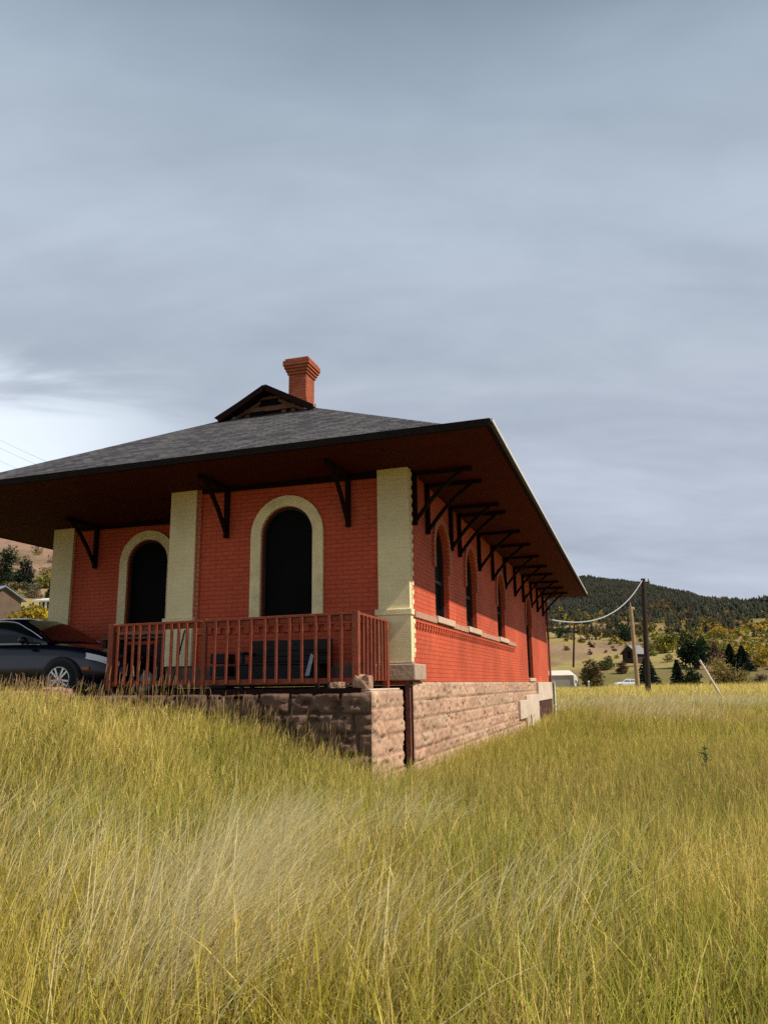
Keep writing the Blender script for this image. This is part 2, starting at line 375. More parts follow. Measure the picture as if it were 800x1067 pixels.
# ------------------------------------------------------------------ the depot
B = thing('depot_building', 'red painted brick depot with cream piers, bracketed eaves and grey shingle roof', 'building', (0, 0, 0))
YE, XL, RC, XM = 20.0, -8.05, 1.75, -4.20       # rear wall, left end, recess depth, end of the front block
WALLTOP = 3.40
def arch_wall(mb, P, u0, u1, z0, z1, ops, rev=.16, n=12):
    """flat wall with round arched holes and their reveals"""
    u = u0
    def q(a, b, c_, d):
        mb.add([P(*a, 0), P(*b, 0), P(*c_, 0), P(*d, 0)], [(0, 1, 2, 3)])
    for o in sorted(ops, key=lambda o: o['c']):
        a, b, zs, zp, hw, cc = o['c']-o['hw'], o['c']+o['hw'], o['zs'], o['zp'], o['hw'], o['c']
        q((u, z0), (a, z0), (a, z1), (u, z1))
        q((a, z0), (b, z0), (b, zs), (a, zs))
        arc = [(cc-hw*cos(pi*k/n), zp+hw*sin(pi*k/n)) for k in range(n+1)]
        for k in range(n):
            q(arc[k], arc[k+1], (arc[k+1][0], z1), (arc[k][0], z1))
        ring = [(a, zs)] + arc + [(b, zs)]
        for k in range(len(ring)):
            p1, p2 = ring[k], ring[(k+1) % len(ring)]
            mb.add([P(*p1, 0), P(*p2, 0), P(*p2, rev), P(*p1, rev)], [(0, 1, 2, 3)])
        u = b
    q((u, z0), (u1, z0), (u1, z1), (u, z1))
PF = lambda u, z, d: (u, 0+d, z)
PR = lambda u, z, d: (u, RC+d, z)
PS = lambda u, z, d: (0-d, u, z)
F_WIN = [dict(c=-2.045, hw=.455, zs=1.04, zp=2.39)]
R_WIN = [dict(c=-5.82, hw=.455, zs=1.04, zp=2.39)]
S_WIN = [dict(c=2.2, hw=.54, zs=1.10, zp=2.26), dict(c=4.9, hw=.56, zs=1.10, zp=2.22), dict(c=8.85, hw=.60, zs=1.10, zp=2.16), dict(c=14.5, hw=.66, zs=.12, zp=2.06)]
w = MB()
arch_wall(w, PF, XM, 0, -.05, WALLTOP, F_WIN)
arch_wall(w, PR, XL, XM, -.05, WALLTOP, R_WIN)
arch_wall(w, PS, 0, YE, 0, WALLTOP, S_WIN, rev=.2)
w.add([(XM, 0, -.05), (XM, RC, -.05), (XM, RC, WALLTOP), (XM, 0, WALLTOP)], [(0, 1, 2, 3)])
w.add([(XL, RC, -.05), (XL, YE, -.05), (XL, YE, WALLTOP), (XL, RC, WALLTOP)], [(0, 1, 2, 3)])
w.add([(0, YE, -.05), (XL, YE, -.05), (XL, YE, WALLTOP), (0, YE, WALLTOP)], [(0, 1, 2, 3)])
w.build('wall', M_BRICK, B)
# string course across the front and its dark brick dentils
s_ = MB(); s_.box(XM+.5, -.48, -.045, .02, .90, .965)
for k in range(18): s_.box(-3.62+k*.172, -3.62+k*.172+.085, -.04, .02, .80, .898)
s_.build('string_course', M_BRICK, B)
sb = MB(); sb.box(XM+.02, -.45, -.05, .02, -.05, .29); sb.box(XL+.02, XM-.02, RC-.05, RC+.02, -.05, .27)
sb.build('base_course', mat('grey_red_base_stone', (.19, .115, .09), .9, .25, 5, .5, 20, dark=(.07, .05, .04), dscale=3, damt=.5), B, .01)
# piers ------------------------------------------------------------
def pier(x0, x1, y, side=None):
    p = MB(); p.box(x0, x1, y-.07, y+.05, .30, WALLTOP)
    p.box(x0-.02, x1+.018, y-.09, y+.04, .30, .99)
    if side:
        k = 0; z = 1.10
        while z < 3.3:
            p.box(x1-.02, x1+.012, y+.048, y+.048+(.10 if k % 2 else .035), z, z+.068); z += .0725; k += 1
        z = .36; k = 0
        while z < .9:
            p.box(x1-.02, x1+.024, y+.038, y+.048+(.10 if k % 2 else .035), z, z+.068); z += .0725; k += 1
    o = p.build('pier', M_CREAM, B)
    c_ = MB(); c_.box(x0-.05, x1+.04, y-.115, y+.06, .99, 1.085); c_.build('pier_cap', M_CREAMTRIM, o, .012)
    return o
pier(-.48, .02, 0, True)
pm = pier(-4.20, -3.71, 0)
pier(XL-.02, -7.58, RC)
st = MB(); st.box(-3.708, -3.63, -.035, .02, .30, WALLTOP); st.build('brick_edge', M_HOOD, pm)
q = MB(); q.box(-.56, .10, -.14, .02, .02, .262); q.box(-.02, .10, .02, .52, .02, .262); q.box(-.52, .055, -.11, .045, .262, .298)
q.build('corner_block', mat('grey_tan_corner_stone', (.44, .33, .25), .9, .2, 5, .6, 14, dark=(.14, .09, .06), dscale=5, damt=.7), B, .045)
# windows -----------------------------------------------------------
def arch_band(mb, P, o, r_in, r_out, z0, d0, d1, n=16):
    """flat band round an arched opening, from depth d0 (front) to d1"""
    cc, zp = o['c'], o['zp']
    pin = [(cc-r_in, z0)] + [(cc-r_in*cos(pi*k/n), zp+r_in*sin(pi*k/n)) for k in range(n+1)] + [(cc+r_in, z0)]
    pou = [(cc-r_out, z0)] + [(cc-r_out*cos(pi*k/n), zp+r_out*sin(pi*k/n)) for k in range(n+1)] + [(cc+r_out, z0)]
    N = len(pin)
    V = [P(*p, d0) for p in pin]+[P(*p, d0) for p in pou]+[P(*p, d1) for p in pin]+[P(*p, d1) for p in pou]
    F = []
    for k in range(N-1):
        F += [(k, k+1, N+k+1, N+k), (2*N+k, 2*N+k+1, k+1, k), (N+k, N+k+1, 3*N+k+1, 3*N+k)]
    F += [(0, N, 3*N, 2*N), (N-1, 2*N-1, 4*N-1, 3*N-1)]
    mb.add(V, F)
def arch_pane(mb, P, o, r, z0, d, n=16, z1=None):
    cc, zp = o['c'], o['zp']
    ps = [(cc-r, z0), (cc+r, z0)] + [(cc+r*cos(pi*k/n), zp+r*sin(pi*k/n)) for k in range(n+1)]
    mb.add([P(*p, d) for p in ps], [tuple(range(len(ps)))])
for P, o in ((PF, F_WIN[0]), (PR, R_WIN[0])):
    a = MB(); arch_pane(a, P, o, .453, o['zs'], .10); wn_ = a.build('window', M_PANE, B)
    t = MB(); arch_band(t, P, o, .457, .637, .985, -.05, .06); t.build('arch_surround', M_CREAMTRIM, wn_)
    f = MB(); arch_band(f, P, o, .415, .452, 1.05, .06, .099); f.build('frame', M_FRAME, wn_)
    y0 = P(0, 0, 0)[1]
    sl_ = MB(); sl_.box(o['c']-.74, o['c']+.74, y0-.13, y0+.05, .967, 1.038); sl_.build('sill', mat('worn_red_sill_paint', (.42, .22, .16), .8, .2, 8, .3, 30), wn_, .008)
for k, o in enumerate(S_WIN):
    door = k == 3
    hw = o['hw']
    a = MB(); arch_pane(a, PS, o, hw-.002, o['zs'], .17)
    wn_ = a.build('door' if door else 'window', M_PANE if door else M_GLASSG, B)
    f = MB(); arch_band(f, PS, o, hw-.06, hw-.003, o['zs']+.005, .09, .168)
    if not door:
        f.add([PS(o['c']+a_, z, d) for d in (.11, .166) for a_, z in ((-hw+.06, 1.74), (hw-.06, 1.74), (hw-.06, 1.80), (-hw+.06, 1.80))], [(0, 1, 2, 3), (0, 1, 5, 4), (3, 2, 6, 7)])
    else:
        f.add([PS(o['c']+a_, z, d) for d in (.11, .166) for a_, z in ((-hw+.06, 2.02), (hw-.06, 2.02), (hw-.06, 2.10), (-hw+.06, 2.10))], [(0, 1, 2, 3), (0, 1, 5, 4), (3, 2, 6, 7)])
    f.build('frame', M_FRAME, wn_)
    if k in (0, 2):
        b_ = MB(); b_.add([PS(o['c']+a_, z, .155) for a_, z in ((-hw+.06, 1.12), (hw-.06, 1.12), (hw-.06, 1.74), (-hw+.06, 1.74))], [(0, 1, 2, 3)]); b_.build('lower_pane', M_PANE, wn_)
    h = MB(); arch_band(h, PS, o, hw+.002, hw+.14, o['zp']-.30, -.04, .05); h.build('arch_surround', M_HOOD, wn_)
    s2 = MB()
    if door: s2.box(-.05, .07, o['c']-hw-.08, o['c']+hw+.08, .012, .118)
    else: s2.box(-.05, .085, o['c']-hw-.14, o['c']+hw+.12, .985, 1.096)
    s2.build('sill', M_SILLW, wn_, .01)
    if not door:      # pale edge strip along the near reveal
        e_ = MB(); e_.box(-.10, -.004, o['c']-hw+.002, o['c']-hw+.02, 1.098, 2.2); e_.build('reveal_strip', M_CREAMTRIM, wn_)
for a_, b_ in ((.13, 1.52), (2.86, 4.20), (5.58, 8.11), (9.57, 11.0)):
    sc = MB(); sc.box(-.02, .06, a_, b_, .965, 1.066); sc.build('sill_course', M_SILL, B, .008)
dn = MB(); dn.box(-.02, .04, .13, 11.0, .905, .963)
for k in range(60): dn.box(-.02, .032, .16+k*.18, .16+k*.18+.10, .83, .902)
dn.build('dentil_course', M_BRICK, B)
# stone foundation ----------------------------------------------------
def rockface(P, u0, u1, z0, z1, hc, relief, res, seed, tones, blk=(.45, .95)):
    rg = np.random.default_rng(seed)
    nu = int((u1-u0)/res)+1; nv = int((z1-z0)/res)+1
    u, z = np.meshgrid(np.linspace(u0, u1, nu), np.linspace(z0, z1, nv), indexing='ij')
    hs = [0.0]
    while hs[-1] < z1-z0: hs.append(hs[-1]+hc*rg.uniform(.72, 1.28))
    hs = np.array(hs); dz = z1-z+.012*(fbm(u*1.5+seed, z*0+seed, 3)-.5); row = np.clip(np.searchsorted(hs, dz, 'right')-1, 0, len(hs)-2)
    edge = np.minimum(np.abs(dz-hs[row]), np.abs(hs[row+1]-dz)); tone = np.zeros(u.shape+(3,)); amp = np.zeros(u.shape)
    for r in range(row.max()+1):
        cuts = [u0]; 
        while cuts[-1] < u1: cuts.append(cuts[-1]+rg.uniform(*blk)*(0.6 if len(cuts) == 1 else 1))
        cuts = np.array(cuts); mk = row == r; b = np.clip(np.searchsorted(cuts, u[mk], 'right')-1, 0, len(cuts)-2)
        du = np.minimum(u[mk]-cuts[b], cuts[b+1]-u[mk]); edge[mk] = np.minimum(edge[mk], du)
        T = rg.uniform(0, 1, len(cuts)); A = rg.uniform(.45, 1.1, len(cuts))
        tn = np.asarray(tones[0])*(1-T[b])[:, None]+np.asarray(tones[1])*T[b][:, None]
        tone[mk] = tn*rg.uniform(.85, 1.12, len(cuts))[b][:, None]; amp[mk] = A[b]
    pil = sstep(0, .026, edge)
    nn = fbm(u*6.5+seed, z*9, 4); n2 = fbm(u*20+seed, z*26, 3); pit = sstep(.60, .72, fbm(u*7+seed*3, z*15, 4))
    d = relief*pil*amp*(.15+1.35*nn) + relief*.4*(n2-.5)*pil - relief*.7*pit*pil
    x, y, zz = P(u, z, -d)
    V = np.stack([x+0*u, y+0*u, zz+0*u], -1).reshape(-1, 3)
    tone *= ((.8+.4*n2)*(1-.35*pit))[..., None]
    jt = sstep(.014, .006, edge)[..., None]; tone = tone*(1-jt*.25)
    return V, gridfaces(nu, nv), tone.reshape(-1, 3)
tan_t = ((.53, .36, .25), (.46, .275, .185))
V, F, T = rockface(lambda u, z, d: (-d+.02, u, z), 0.0, YE, -1.9, -.005, .228, .040, .024, 5, tan_t, (.5, 1.3))
fo = fmesh('foundation', V, [F], M_STONE, B, cols=T)
pn = MB()
pn.box(.02, .115, 12.3, 15.35, -1.5, -.40); pn.box(.02, .125, 15.352, 19.8, -.62, -.012); pn.box(.02, .112, 10.9, 12.298, -1.02, -.52)
pn.build('render_panel', M_WHITEP, fo, .01)
op = MB(); op.box(.02, .10, 15.36, 19.75, -1.9, -.63); op.build('cellar_opening', mat('dark_red_cellar_boards', (.07, .025, .02), .9, .3, 4), fo)
gp = MB(); gp.box(.075, .135, 13.0, 13.12, -1.35, -.98); gp.build('cellar_latch', M_FRAME, fo)
bb = MB(); bb.box(XM, .0, .015, .3, -1.9, -.06); bb.box(XL, XM, RC+.01, RC+.3, -1.9, -.06); bb.box(XL, XL+.3, RC+.31, YE, -1.9, -.06); bb.box(XL+.31, -.02, YE-.3, YE, -1.9, -.06)
bb.build('footing', M_STONED, fo)
dp = MB(); dp.tube([(.07, YE-.06, -.02), (.07, YE-.06, 3.2)], .045); dp.tube([(.07, YE-.06, 3.2), (.5, YE-.06, 3.3)], .045); dp.build('downpipe', M_RAIL, B)
# roof -----------------------------------------------------------------
XR, XE, YR, ZE = -9.62, 1.60, 20.75, 3.43
XC = -3.70; TC = XE-XC; KL = (XC-XR)/TC; TG = 4.25
def zt(t): t = np.asarray(t, float); return ZE + np.where(t < .8, .34*t, .272 + .553*(t-.8))
Vs = []; Fs = []; UV = []; base = 0
def sheet(fn, ua, ub, ts):
    """strip between lines ua(t) and ub(t)"""
    global base
    nu = 40; pts = []; uv = []
    for t in ts:
        a, b = ua(t), ub(t)
        for k in range(nu):
            s = a+(b-a)*k/(nu-1); pts.append(fn(s, t)); uv.append((s, t*1.1))
    Vs.append(np.array(pts)); UV.append(np.array(uv)); Fs.append(gridfaces(len(ts), nu)+base); base += len(pts)
tf = np.concatenate((np.linspace(0, .8, 5), np.linspace(.95, TG, 12))); ts1 = tf; ts2 = np.linspace(TG, TC, 6)
YF = -1.60
sheet(lambda s, t: (s, YF+t, float(zt(t))), lambda t: XR+KL*t, lambda t: XE-t, tf)
sheet(lambda s, t: (XE-t, s, float(zt(t))), lambda t: YF+t, lambda t: YR-t, ts1)
sheet(lambda s, t: (XR+KL*t, s, float(zt(t))), lambda t: YF+t, lambda t: YR-t, ts1)
OV = .22
sheet(lambda s, t: (XE-t, s, float(zt(t))), lambda t: YF+TG-OV, lambda t: YR-t, ts2)
sheet(lambda s, t: (XR+KL*t, s, float(zt(t))), lambda t: YF+TG-OV, lambda t: YR-t, ts2)
sheet(lambda s, t: (s, YR-t, float(zt(t))), lambda t: XR+KL*t, lambda t: XE-t, np.linspace(0, TC-.001, 16))
def shingle_mat():
    M = bpy.data.materials.new('grey_asphalt_shingles'); M.use_nodes = True; t = M.node_tree; N = t.nodes; L = t.links
    b = N['Principled BSDF']; b.inputs['Roughness'].default_value = .9; b.inputs['Specular IOR Level'].default_value = .2
    uv = N.new('ShaderNodeUVMap'); br = N.new('ShaderNodeTexBrick'); L.new(uv.outputs[0], br.inputs['Vector']); br.inputs['Scale'].default_value = 1
    br.inputs['Brick Width'].default_value = .21; br.inputs['Row Height'].default_value = .125; br.inputs['Mortar Size'].default_value = .009; br.offset = .37
    br.inputs['Color1'].default_value = (.038, .037, .040, 1); br.inputs['Color2'].default_value = (.112, .108, .114, 1); br.inputs['Mortar'].default_value = (.014, .014, .015, 1)
    n = N.new('ShaderNodeTexNoise'); n.inputs['Scale'].default_value = 13; n.inputs['Detail'].default_value = 8; L.new(uv.outputs[0], n.inputs['Vector'])
    mr = N.new('ShaderNodeMapRange'); L.new(n.outputs['Fac'], mr.inputs[0]); mr.inputs[1].default_value = .3; mr.inputs[2].default_value = .7; mr.inputs[3].default_value = .8; mr.inputs[4].default_value = 1.2
    x = N.new('ShaderNodeMixRGB'); x.blend_type = 'MULTIPLY'; x.inputs[0].default_value = 1; L.new(br.outputs[0], x.inputs[1]); L.new(mr.outputs[0], x.inputs[2]); L.new(x.outputs[0], b.inputs['Base Color'])
    bn = N.new('ShaderNodeBump'); bn.inputs['Strength'].default_value = .8; bn.inputs['Distance'].default_value = .02
    L.new(x.outputs[0], bn.inputs['Height']); L.new(bn.outputs[0], b.inputs['Normal'])
    return M
M_SHING = shingle_mat()
roof = fmesh('roof', np.vstack(Vs), Fs, M_SHING, B, uv=np.vstack(UV))
so_ = MB(); so_.box(XR+.06, XE-.06, YF+.06, YR-.06, 3.33, 3.355); so_.build('soffit', M_SOFFIT, roof)
fa = MB()
fa.box(XR, XE, YF-.01, YF+.05, 3.325, 3.425); fa.box(XE-.05, XE+.01, YF+.052, YR-.052, 3.325, 3.425); fa.box(XR-.01, XR+.05, YF+.052, YR-.052, 3.325, 3.425); fa.box(XR, XE, YR-.05, YR+.01, 3.325, 3.425)
fa.build('fascia', M_FASCIA, roof)
dr = MB(); dr.box(XE+.012, XE+.035, YF+.02, YR-.05, 3.385, 3.43); dr.build('drip_edge', M_DRIP, roof)
# frieze board under the soffit
for a_, b_, y_ in ((-3.62, -.50, 0), (-7.56, XM-.02, RC)): fz_ = MB(); fz_.box(a_, b_, y_-.05, y_+.02, 3.19-(.06 if y_ else 0), 3.328); fz_.build('frieze', M_DARKW, B)
# gable on the roof
YG = YF+TG
zb, zp_ = float(zt(TG)), float(zt(TC)); gw = TC-TG
gb = MB(); gb.add([(XC-gw, YG+.06, zb-.1), (XC+gw, YG+.06, zb-.1), (XC, YG+.06, zp_-.02)], [(0, 1, 2)]); gable = gb.build('gable', M_DARKW, roof)
M_GBROWN = mat('weathered_brown_boards', (.20, .10, .06), .9, .3, 8, .4, 20, dark=(.03, .018, .014), dscale=4, damt=.6)
rk = MB()
for sgn in (-1, 1):
    a = Vector((XC+sgn*(gw+.02), YG-OV-.02, zb-.07)); b = Vector((XC, YG-OV-.02, zp_-.07))
    rk.bar(a, b, .05, .12)
    a2 = Vector((XC+sgn*(gw+.02), YG-OV*.3, zb-.10)); b2 = Vector((XC, YG-OV*.3, zp_-.10)); rk.bar(a2, b2, OV*1.2, .02)
rk.build('rake_board', M_DARKW, gable)
gt = MB()
for sgn in (-1, 1): gt.bar((XC+sgn*(gw-.25), YG+.03, zb+.0), (XC, YG+.03, zp_-.19), .05, .06)
gt.bar((XC-gw*.55, YG+.025, zb+.13), (XC+gw*.55, YG+.025, zb+.13), .05, .10)
gt.bar((XC-gw*.30, YG+.025, zb+.36), (XC+gw*.30, YG+.025, zb+.36), .05, .06)
for k in (-.5, -.3, .3, .5): gt.box(XC+k*gw-.05, XC+k*gw+.05, YG+.04, YG+.058, zb-.05, zb+.50*(1-abs(k)))
gt.build('gable_timber', M_GBROWN, gable)
lv = MB(); lv.box(XC-.20, XC+.20, YG+.0, YG+.05, zb+.18, zb+.34); lv.box(XC-.42, XC-.1, YG-.04, YG+.03, zb-.06, zb+.08); lv.build('louver', M_PANE, gable)
M_FLASH = mat('dull_metal_flashing', (.50, .47, .44), .6, .2, 6)
for sgn in (-1, 1):
    fl = MB(); fl.box(XC+sgn*(gw-.15)-.11, XC+sgn*(gw-.15)+.11, YG-.02, YG+.01, zb-.10, zb+.10)
    fl.build('flashing', M_FLASH, gable)
# chimney
cx0, cx1, cy0, cy1 = -4.33, -3.87, 5.0, 5.52
ch = MB(); ch.box(cx0, cx1, cy0, cy1, 5.9, 7.40); ch.box(cx0-.035, cx1+.035, cy0-.035, cy1+.035, 5.9, 6.78)
for k, (a, z0, z1) in enumerate(((.03, 7.40, 7.47), (.06, 7.47, 7.54), (.09, 7.54, 7.61), (.115, 7.61, 7.74), (.075, 7.74, 7.80))): ch.box(cx0-a, cx1+a, cy0-a, cy1+a, z0, z1)
co_ = ch.build('chimney', M_CHIM, roof, .006)
cf = MB(); cf.box(cx0+.1, cx1-.1, cy0+.1, cy1-.1, 7.795, 7.83); cf.build('flue', M_PANE, co_)
# the whole roof has settled a little towards the left eave
SAG = .0145
for o in [roof]+list(roof.children)+list(gable.children):
    if o.name.startswith(('chimney', 'flue')): continue
    for v in o.data.vertices: v.co.z -= SAG*(XE-v.co.x)
# brackets
def bracket(P, dz=0.0):
    """timber knee bracket: wall post, soffit beam, curved brace.  P(out, along, z)"""
    m_ = MB()
    def bar(a, b, h, w=.036):
        a3, b3 = Vector(P(a[0], 0, a[1]-dz)), Vector(P(b[0], 0, b[1]-dz)); al_ = Vector(P(0, 1, 0))-Vector(P(0, 0, 0))
        d = (b3-a3); L_ = d.length; d.normalize(); n_ = d.cross(al_)
        m_.obox((a3+b3)/2, d*L_/2, al_*w, n_*h/2)
    bar((.04, 2.44), (.04, 3.325), .075); bar((.0, 3.285), (.98, 3.285), .075)
    pts = [(.06, 2.52), (.17, 2.66), (.33, 2.85), (.52, 3.04), (.72, 3.20), (.80, 3.255)]
    for a, b in zip(pts[:-1], pts[1:]): bar(a, b, .056, .028)
    return m_
for y in (.28, 1.12, 2.95, 3.72, 5.85, 7.65, 9.6, 11.5, 13.3, 15.3, 17.1, 18.9):
    bracket(lambda o_, a_, z, y=y: (o_, y+a_, z)).build('bracket', M_DARKW, B)
for x_ in (-.98, -3.14): bracket(lambda o_, a_, z, x_=x_: (x_+a_, -o_, z), SAG*(XE-x_)-.02).build('bracket', M_DARKW, B)
for x_ in (-7.05, -4.5): bracket(lambda o_, a_, z, x_=x_: (x_+a_, RC-o_, z), SAG*(XE-x_)-.02).build('bracket', M_DARKW, B)
for y in (3.2, 6.0, 9.0): bracket(lambda o_, a_, z, y=y: (XL-o_, y+a_, z), SAG*(XE-XL)).build('bracket', M_DARKW, B)

# ------------------------------------------------------------------ stone porch and its railing
T = thing('stone_porch', 'rough stone porch platform with dark plank deck in front of the depot', 'porch', (-2.3, -.8, 0))
def rel(o): o.location = (2.3, .8, 0)
PX0, PX1, PYF = -4.7, -.085, -1.60
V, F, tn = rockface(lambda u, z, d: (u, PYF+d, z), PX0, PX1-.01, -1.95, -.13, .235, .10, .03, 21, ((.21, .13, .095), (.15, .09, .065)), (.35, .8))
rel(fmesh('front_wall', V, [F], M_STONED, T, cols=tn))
V, F, tn = rockface(lambda u, z, d: (PX1-d-.02, u, z), PYF, -.15, -1.95, -.115, .235, .045, .025, 22, tan_t, (.4, .8))
rel(fmesh('side_wall', V, [F], M_STONE, T, cols=tn))
co2 = MB(); co2.box(PX0, PX1-.03, PYF+.04, -.17, -1.9, -.17); co2.box(-7.9, XM-.02, -.16, RC-.01, -1.9, -.12); rel(co2.build('core', M_STONED, T))
dk = MB(); k = 0
yy = PYF+.03
while yy < -.16: dk.box(PX0+.02, -.24, yy, yy+.135, -.128, -.085); yy += .14
dk.box(PX0+.02, -.24, PYF-.03, PYF+.025, -.20, -.075)
rel(dk.build('deck', M_DARKW, T))
cpst = MB()
for a, b, z0, z1 in ((-.62, -.1, -.15, -.115), (-.5, -.12, -.115, -.09)): cpst.box(a, b, PYF+.03, -.2, z0, z1)
rel(cpst.build('coping', M_WHITEP, T, .015))
gpb = MB(); gpb.box(-.075, -.004, -.085, -.004, -1.9, .012); rel(gpb.build('gap_board', mat('dark_red_gap_board', (.13, .045, .035), .85, .4, 9, .4, 30), T))

RG = thing('porch_railing', 'rust red wooden railing with square balusters along the porch edge', 'railing', (-2.2, -1.5, -.07))
def rr(mb, name, mat_=M_RAIL, bev=.004):
    o = mb.build(name, mat_, RG, bev); o.location = (2.2, 1.5, .07); return o
RX0, RX1, RY, RB = -4.16, -.335, -1.52, -.06
def rtop(x): return .865 + (x-RX0)/(RX1-RX0)*.045
for x_, ly in ((RX1, RY), (-2.62, RY), (RX0, RY), (RX1, -.20)):
    p = MB(); hw = .045 if x_ != -2.62 else .032
    p.box(x_-hw, x_+hw, ly-hw, ly+hw, RB-.06, rtop(x_)+(.03 if ly == RY else 0)); rr(p, 'post')
for a, b in ((RX0+.046, -2.653), (-2.587, RX1-.046)):
    p = MB(); p.bar((a, RY, rtop(a)), (b, RY, rtop(b)), .10, .035); p.bar((a, RY, rtop(a)-.055), (b, RY, rtop(b)-.055), .035, .07); rr(p, 'top_rail')
    p = MB(); p.bar((a, RY, .02), (b, RY, .02), .04, .075); rr(p, 'bottom_rail')
p = MB(); p.bar((RX1, RY+.046, .905), (RX1, -.246, .895), .09, .035); rr(p, 'top_rail')
p = MB(); p.bar((RX1, RY+.046, .06), (RX1, -.246, .06), .04, .08); rr(p, 'bottom_rail')
rb = random.Random(5)
for a, b, n in ((RX0, -2.62, 11), (-2.62, RX1, 11)):
    for k in range(n):
        x_ = a+(b-a)*(k+1)/(n+1)+rb.uniform(-.012, .012); t_ = rb.uniform(-.006, .006)
        p = MB(); p.bar((x_+t_, RY-.042, .0), (x_, RY-.042, rtop(x_)-.02), .036, .034, (0, 1, 0)); rr(p, 'baluster')
for k in range(7):
    y_ = RY+(-.20-RY)*(k+1)/8
    p = MB(); p.bar((RX1+.04, y_, .03), (RX1+.04, y_, .885), .034, .034, (0, 1, 0)); rr(p, 'baluster')

# ------------------------------------------------------------------ things on the porch
M_BLACKW = mat('black_painted_wood', (.012, .010, .012), .55, .3, 8, .3, 30)
bn = thing('porch_bench', 'low black slatted bench against the brick wall under the arched front window', 'bench', (-1.9, -.35, -.085))
def bp(mb, n, mat_=M_BLACKW): return mb.build(n, mat_, bn, .006)
p = MB()
for k in range(5): p.box(-.70, .70, .18, .215, .33+k*.085, .33+k*.085+.078)
bp(p, 'backrest')
p = MB()
for k in range(4): p.box(-.70, .70, -.24+k*.105, -.24+k*.105+.09, .36, .39)
bp(p, 'seat')
p = MB(); p.box(-.60, .60, -.23, -.205, .06, .355); bp(p, 'front_apron')
for sx in (-.62, .62):
    for sy in (-.20, .16): p = MB(); p.box(sx-.03, sx+.03, sy-.03, sy+.03, 0, .36); bp(p, 'leg')
    p = MB(); p.box(sx-.03, sx+.03, -.23, .2, .52, .56); p.box(sx-.025, sx+.025, -.22, -.16, .36, .52); bp(p, 'armrest')
M_CLOTH = mat('pale_cloth', (.42, .44, .48), .9, .2, 12, .3, 30)
def wad(name, loc, r, mat_, label, cat, seed):
    rg = random.Random(seed); bm = bmesh.new(); bmesh.ops.create_icosphere(bm, subdivisions=3, radius=1)
    for v in bm.verts:
        n = 1+.28*(float(vnoise(v.co.x*2+seed, v.co.y*2+v.co.z*1.7))-.5)
        v.co = Vector((v.co.x*r[0], v.co.y*r[1], max(v.co.z*r[2]*n, -r[2]*.55)))*n
    me = bpy.data.meshes.new(name); bm.to_mesh(me); bm.free()
    for pl in me.polygons: pl.use_smooth = True
    o = obj(name, me, mat_); o.location = loc; return tag(o, label, cat)
p = MB(); p.add([(-.02, 0, 0), (.06, -.03, .0), (.11, .02, .30), (.05, .05, .33), (-.02, .03, 0), (.06, .0, 0), (.11, .045, .30), (.05, .075, .33)], [(0, 1, 2, 3), (7, 6, 5, 4), (0, 4, 5, 1), (1, 5, 6, 2), (2, 6, 7, 3), (3, 7, 4, 0)])
o = p.build('rag', M_CLOTH, None, .01); o.location = (-1.42, -.665, .10); tag(o, 'pale rag hanging on the front of the black porch bench', 'rag')
cb_ = thing('wooden_crate', 'small dark slatted crate on the porch left of the black bench', 'crate', (-2.98, -.32, -.085))
for nme, bx_ in (('side_panel', ((-.14, -.115, -.14, .14), (.115, .14, -.14, .14))), ('front_panel', ((-.113, .113, -.14, -.12), (-.113, .113, .12, .14)))):
    for q_ in bx_:
        p = MB()
        for k in range(3): p.box(*q_, .02+k*.19, .17+k*.19)
        p.build(nme, M_BLACKW, cb_, .005)
tb = thing('porch_table', 'old dark wooden table beneath the left arched window at the porch', 'table', (-5.25, .85, -.12))
p = MB()
for k in range(4): p.box(-.68, .62, -.30+k*.15, -.155+k*.15, .93, .97)
p.build('tabletop', mat('grey_brown_planks', (.13, .08, .06), .85, .3, 6, .4, 25), tb, .005)
for sx in (-.6, .54):
    for sy in (-.24, .24): p = MB(); p.box(sx-.035, sx+.035, sy-.035, sy+.035, 0, .93); p.build('leg', M_BLACKW, tb, .005)
p = MB(); p.box(-.6, .54, -.02, .02, .35, .45); p.box(-.62, .56, .22, .25, .05, .86); p.build('stretcher', M_BLACKW, tb)
wad('white_sack', (-4.95, .55, .01), (.17, .14, .22), mat('off_white_sack', (.40, .40, .42), .9, .2, 9, .4, 20), 'crumpled off white sack on the ground before the dark porch table', 'sack', 4)
p = MB(); p.tube([(0, 0, 0), (.09, .2, .96)], .014); br_ = MB(); br_.tube([(-.015, -.03, -.001), (0, 0, .10)], [.05, .025])
stk = thing('broom', 'dark broom leaning against the middle cream pier behind the railing', 'broom', (-3.88, -.34, -.08)); p.build('handle', M_BLACKW, stk); br_.build('bristles', M_DARKW, stk)

M_ROCK = mat('loose_pale_rock', (.40, .24, .16), .95, .2, 4, .6, 18, dark=(.15, .09, .06), dscale=4, damt=.5)
def rock(name, x_, y_, z_, sx, sy, sz, seed, label, rz=0, group=None):
    bm = bmesh.new(); bmesh.ops.create_cube(bm, size=1); bmesh.ops.subdivide_edges(bm, edges=bm.edges[:], cuts=4, use_grid_fill=True)
    for v in bm.verts:
        n = (float(fbm(v.co.x*3+seed, v.co.y*3+v.co.z*2.3+seed*.7, 3))-.5); l = v.co.normalized()
        v.co = (v.co*.72 + l*.22)*(1+.55*n); v.co = Vector((v.co.x*sx, v.co.y*sy, v.co.z*sz))
    me = bpy.data.meshes.new(name); bm.to_mesh(me); bm.free(); o = obj(name, me, M_ROCK); o.location = (x_, y_, z_); o.rotation_euler = (0, 0, rz)
    return tag(o, label, 'rock', group)
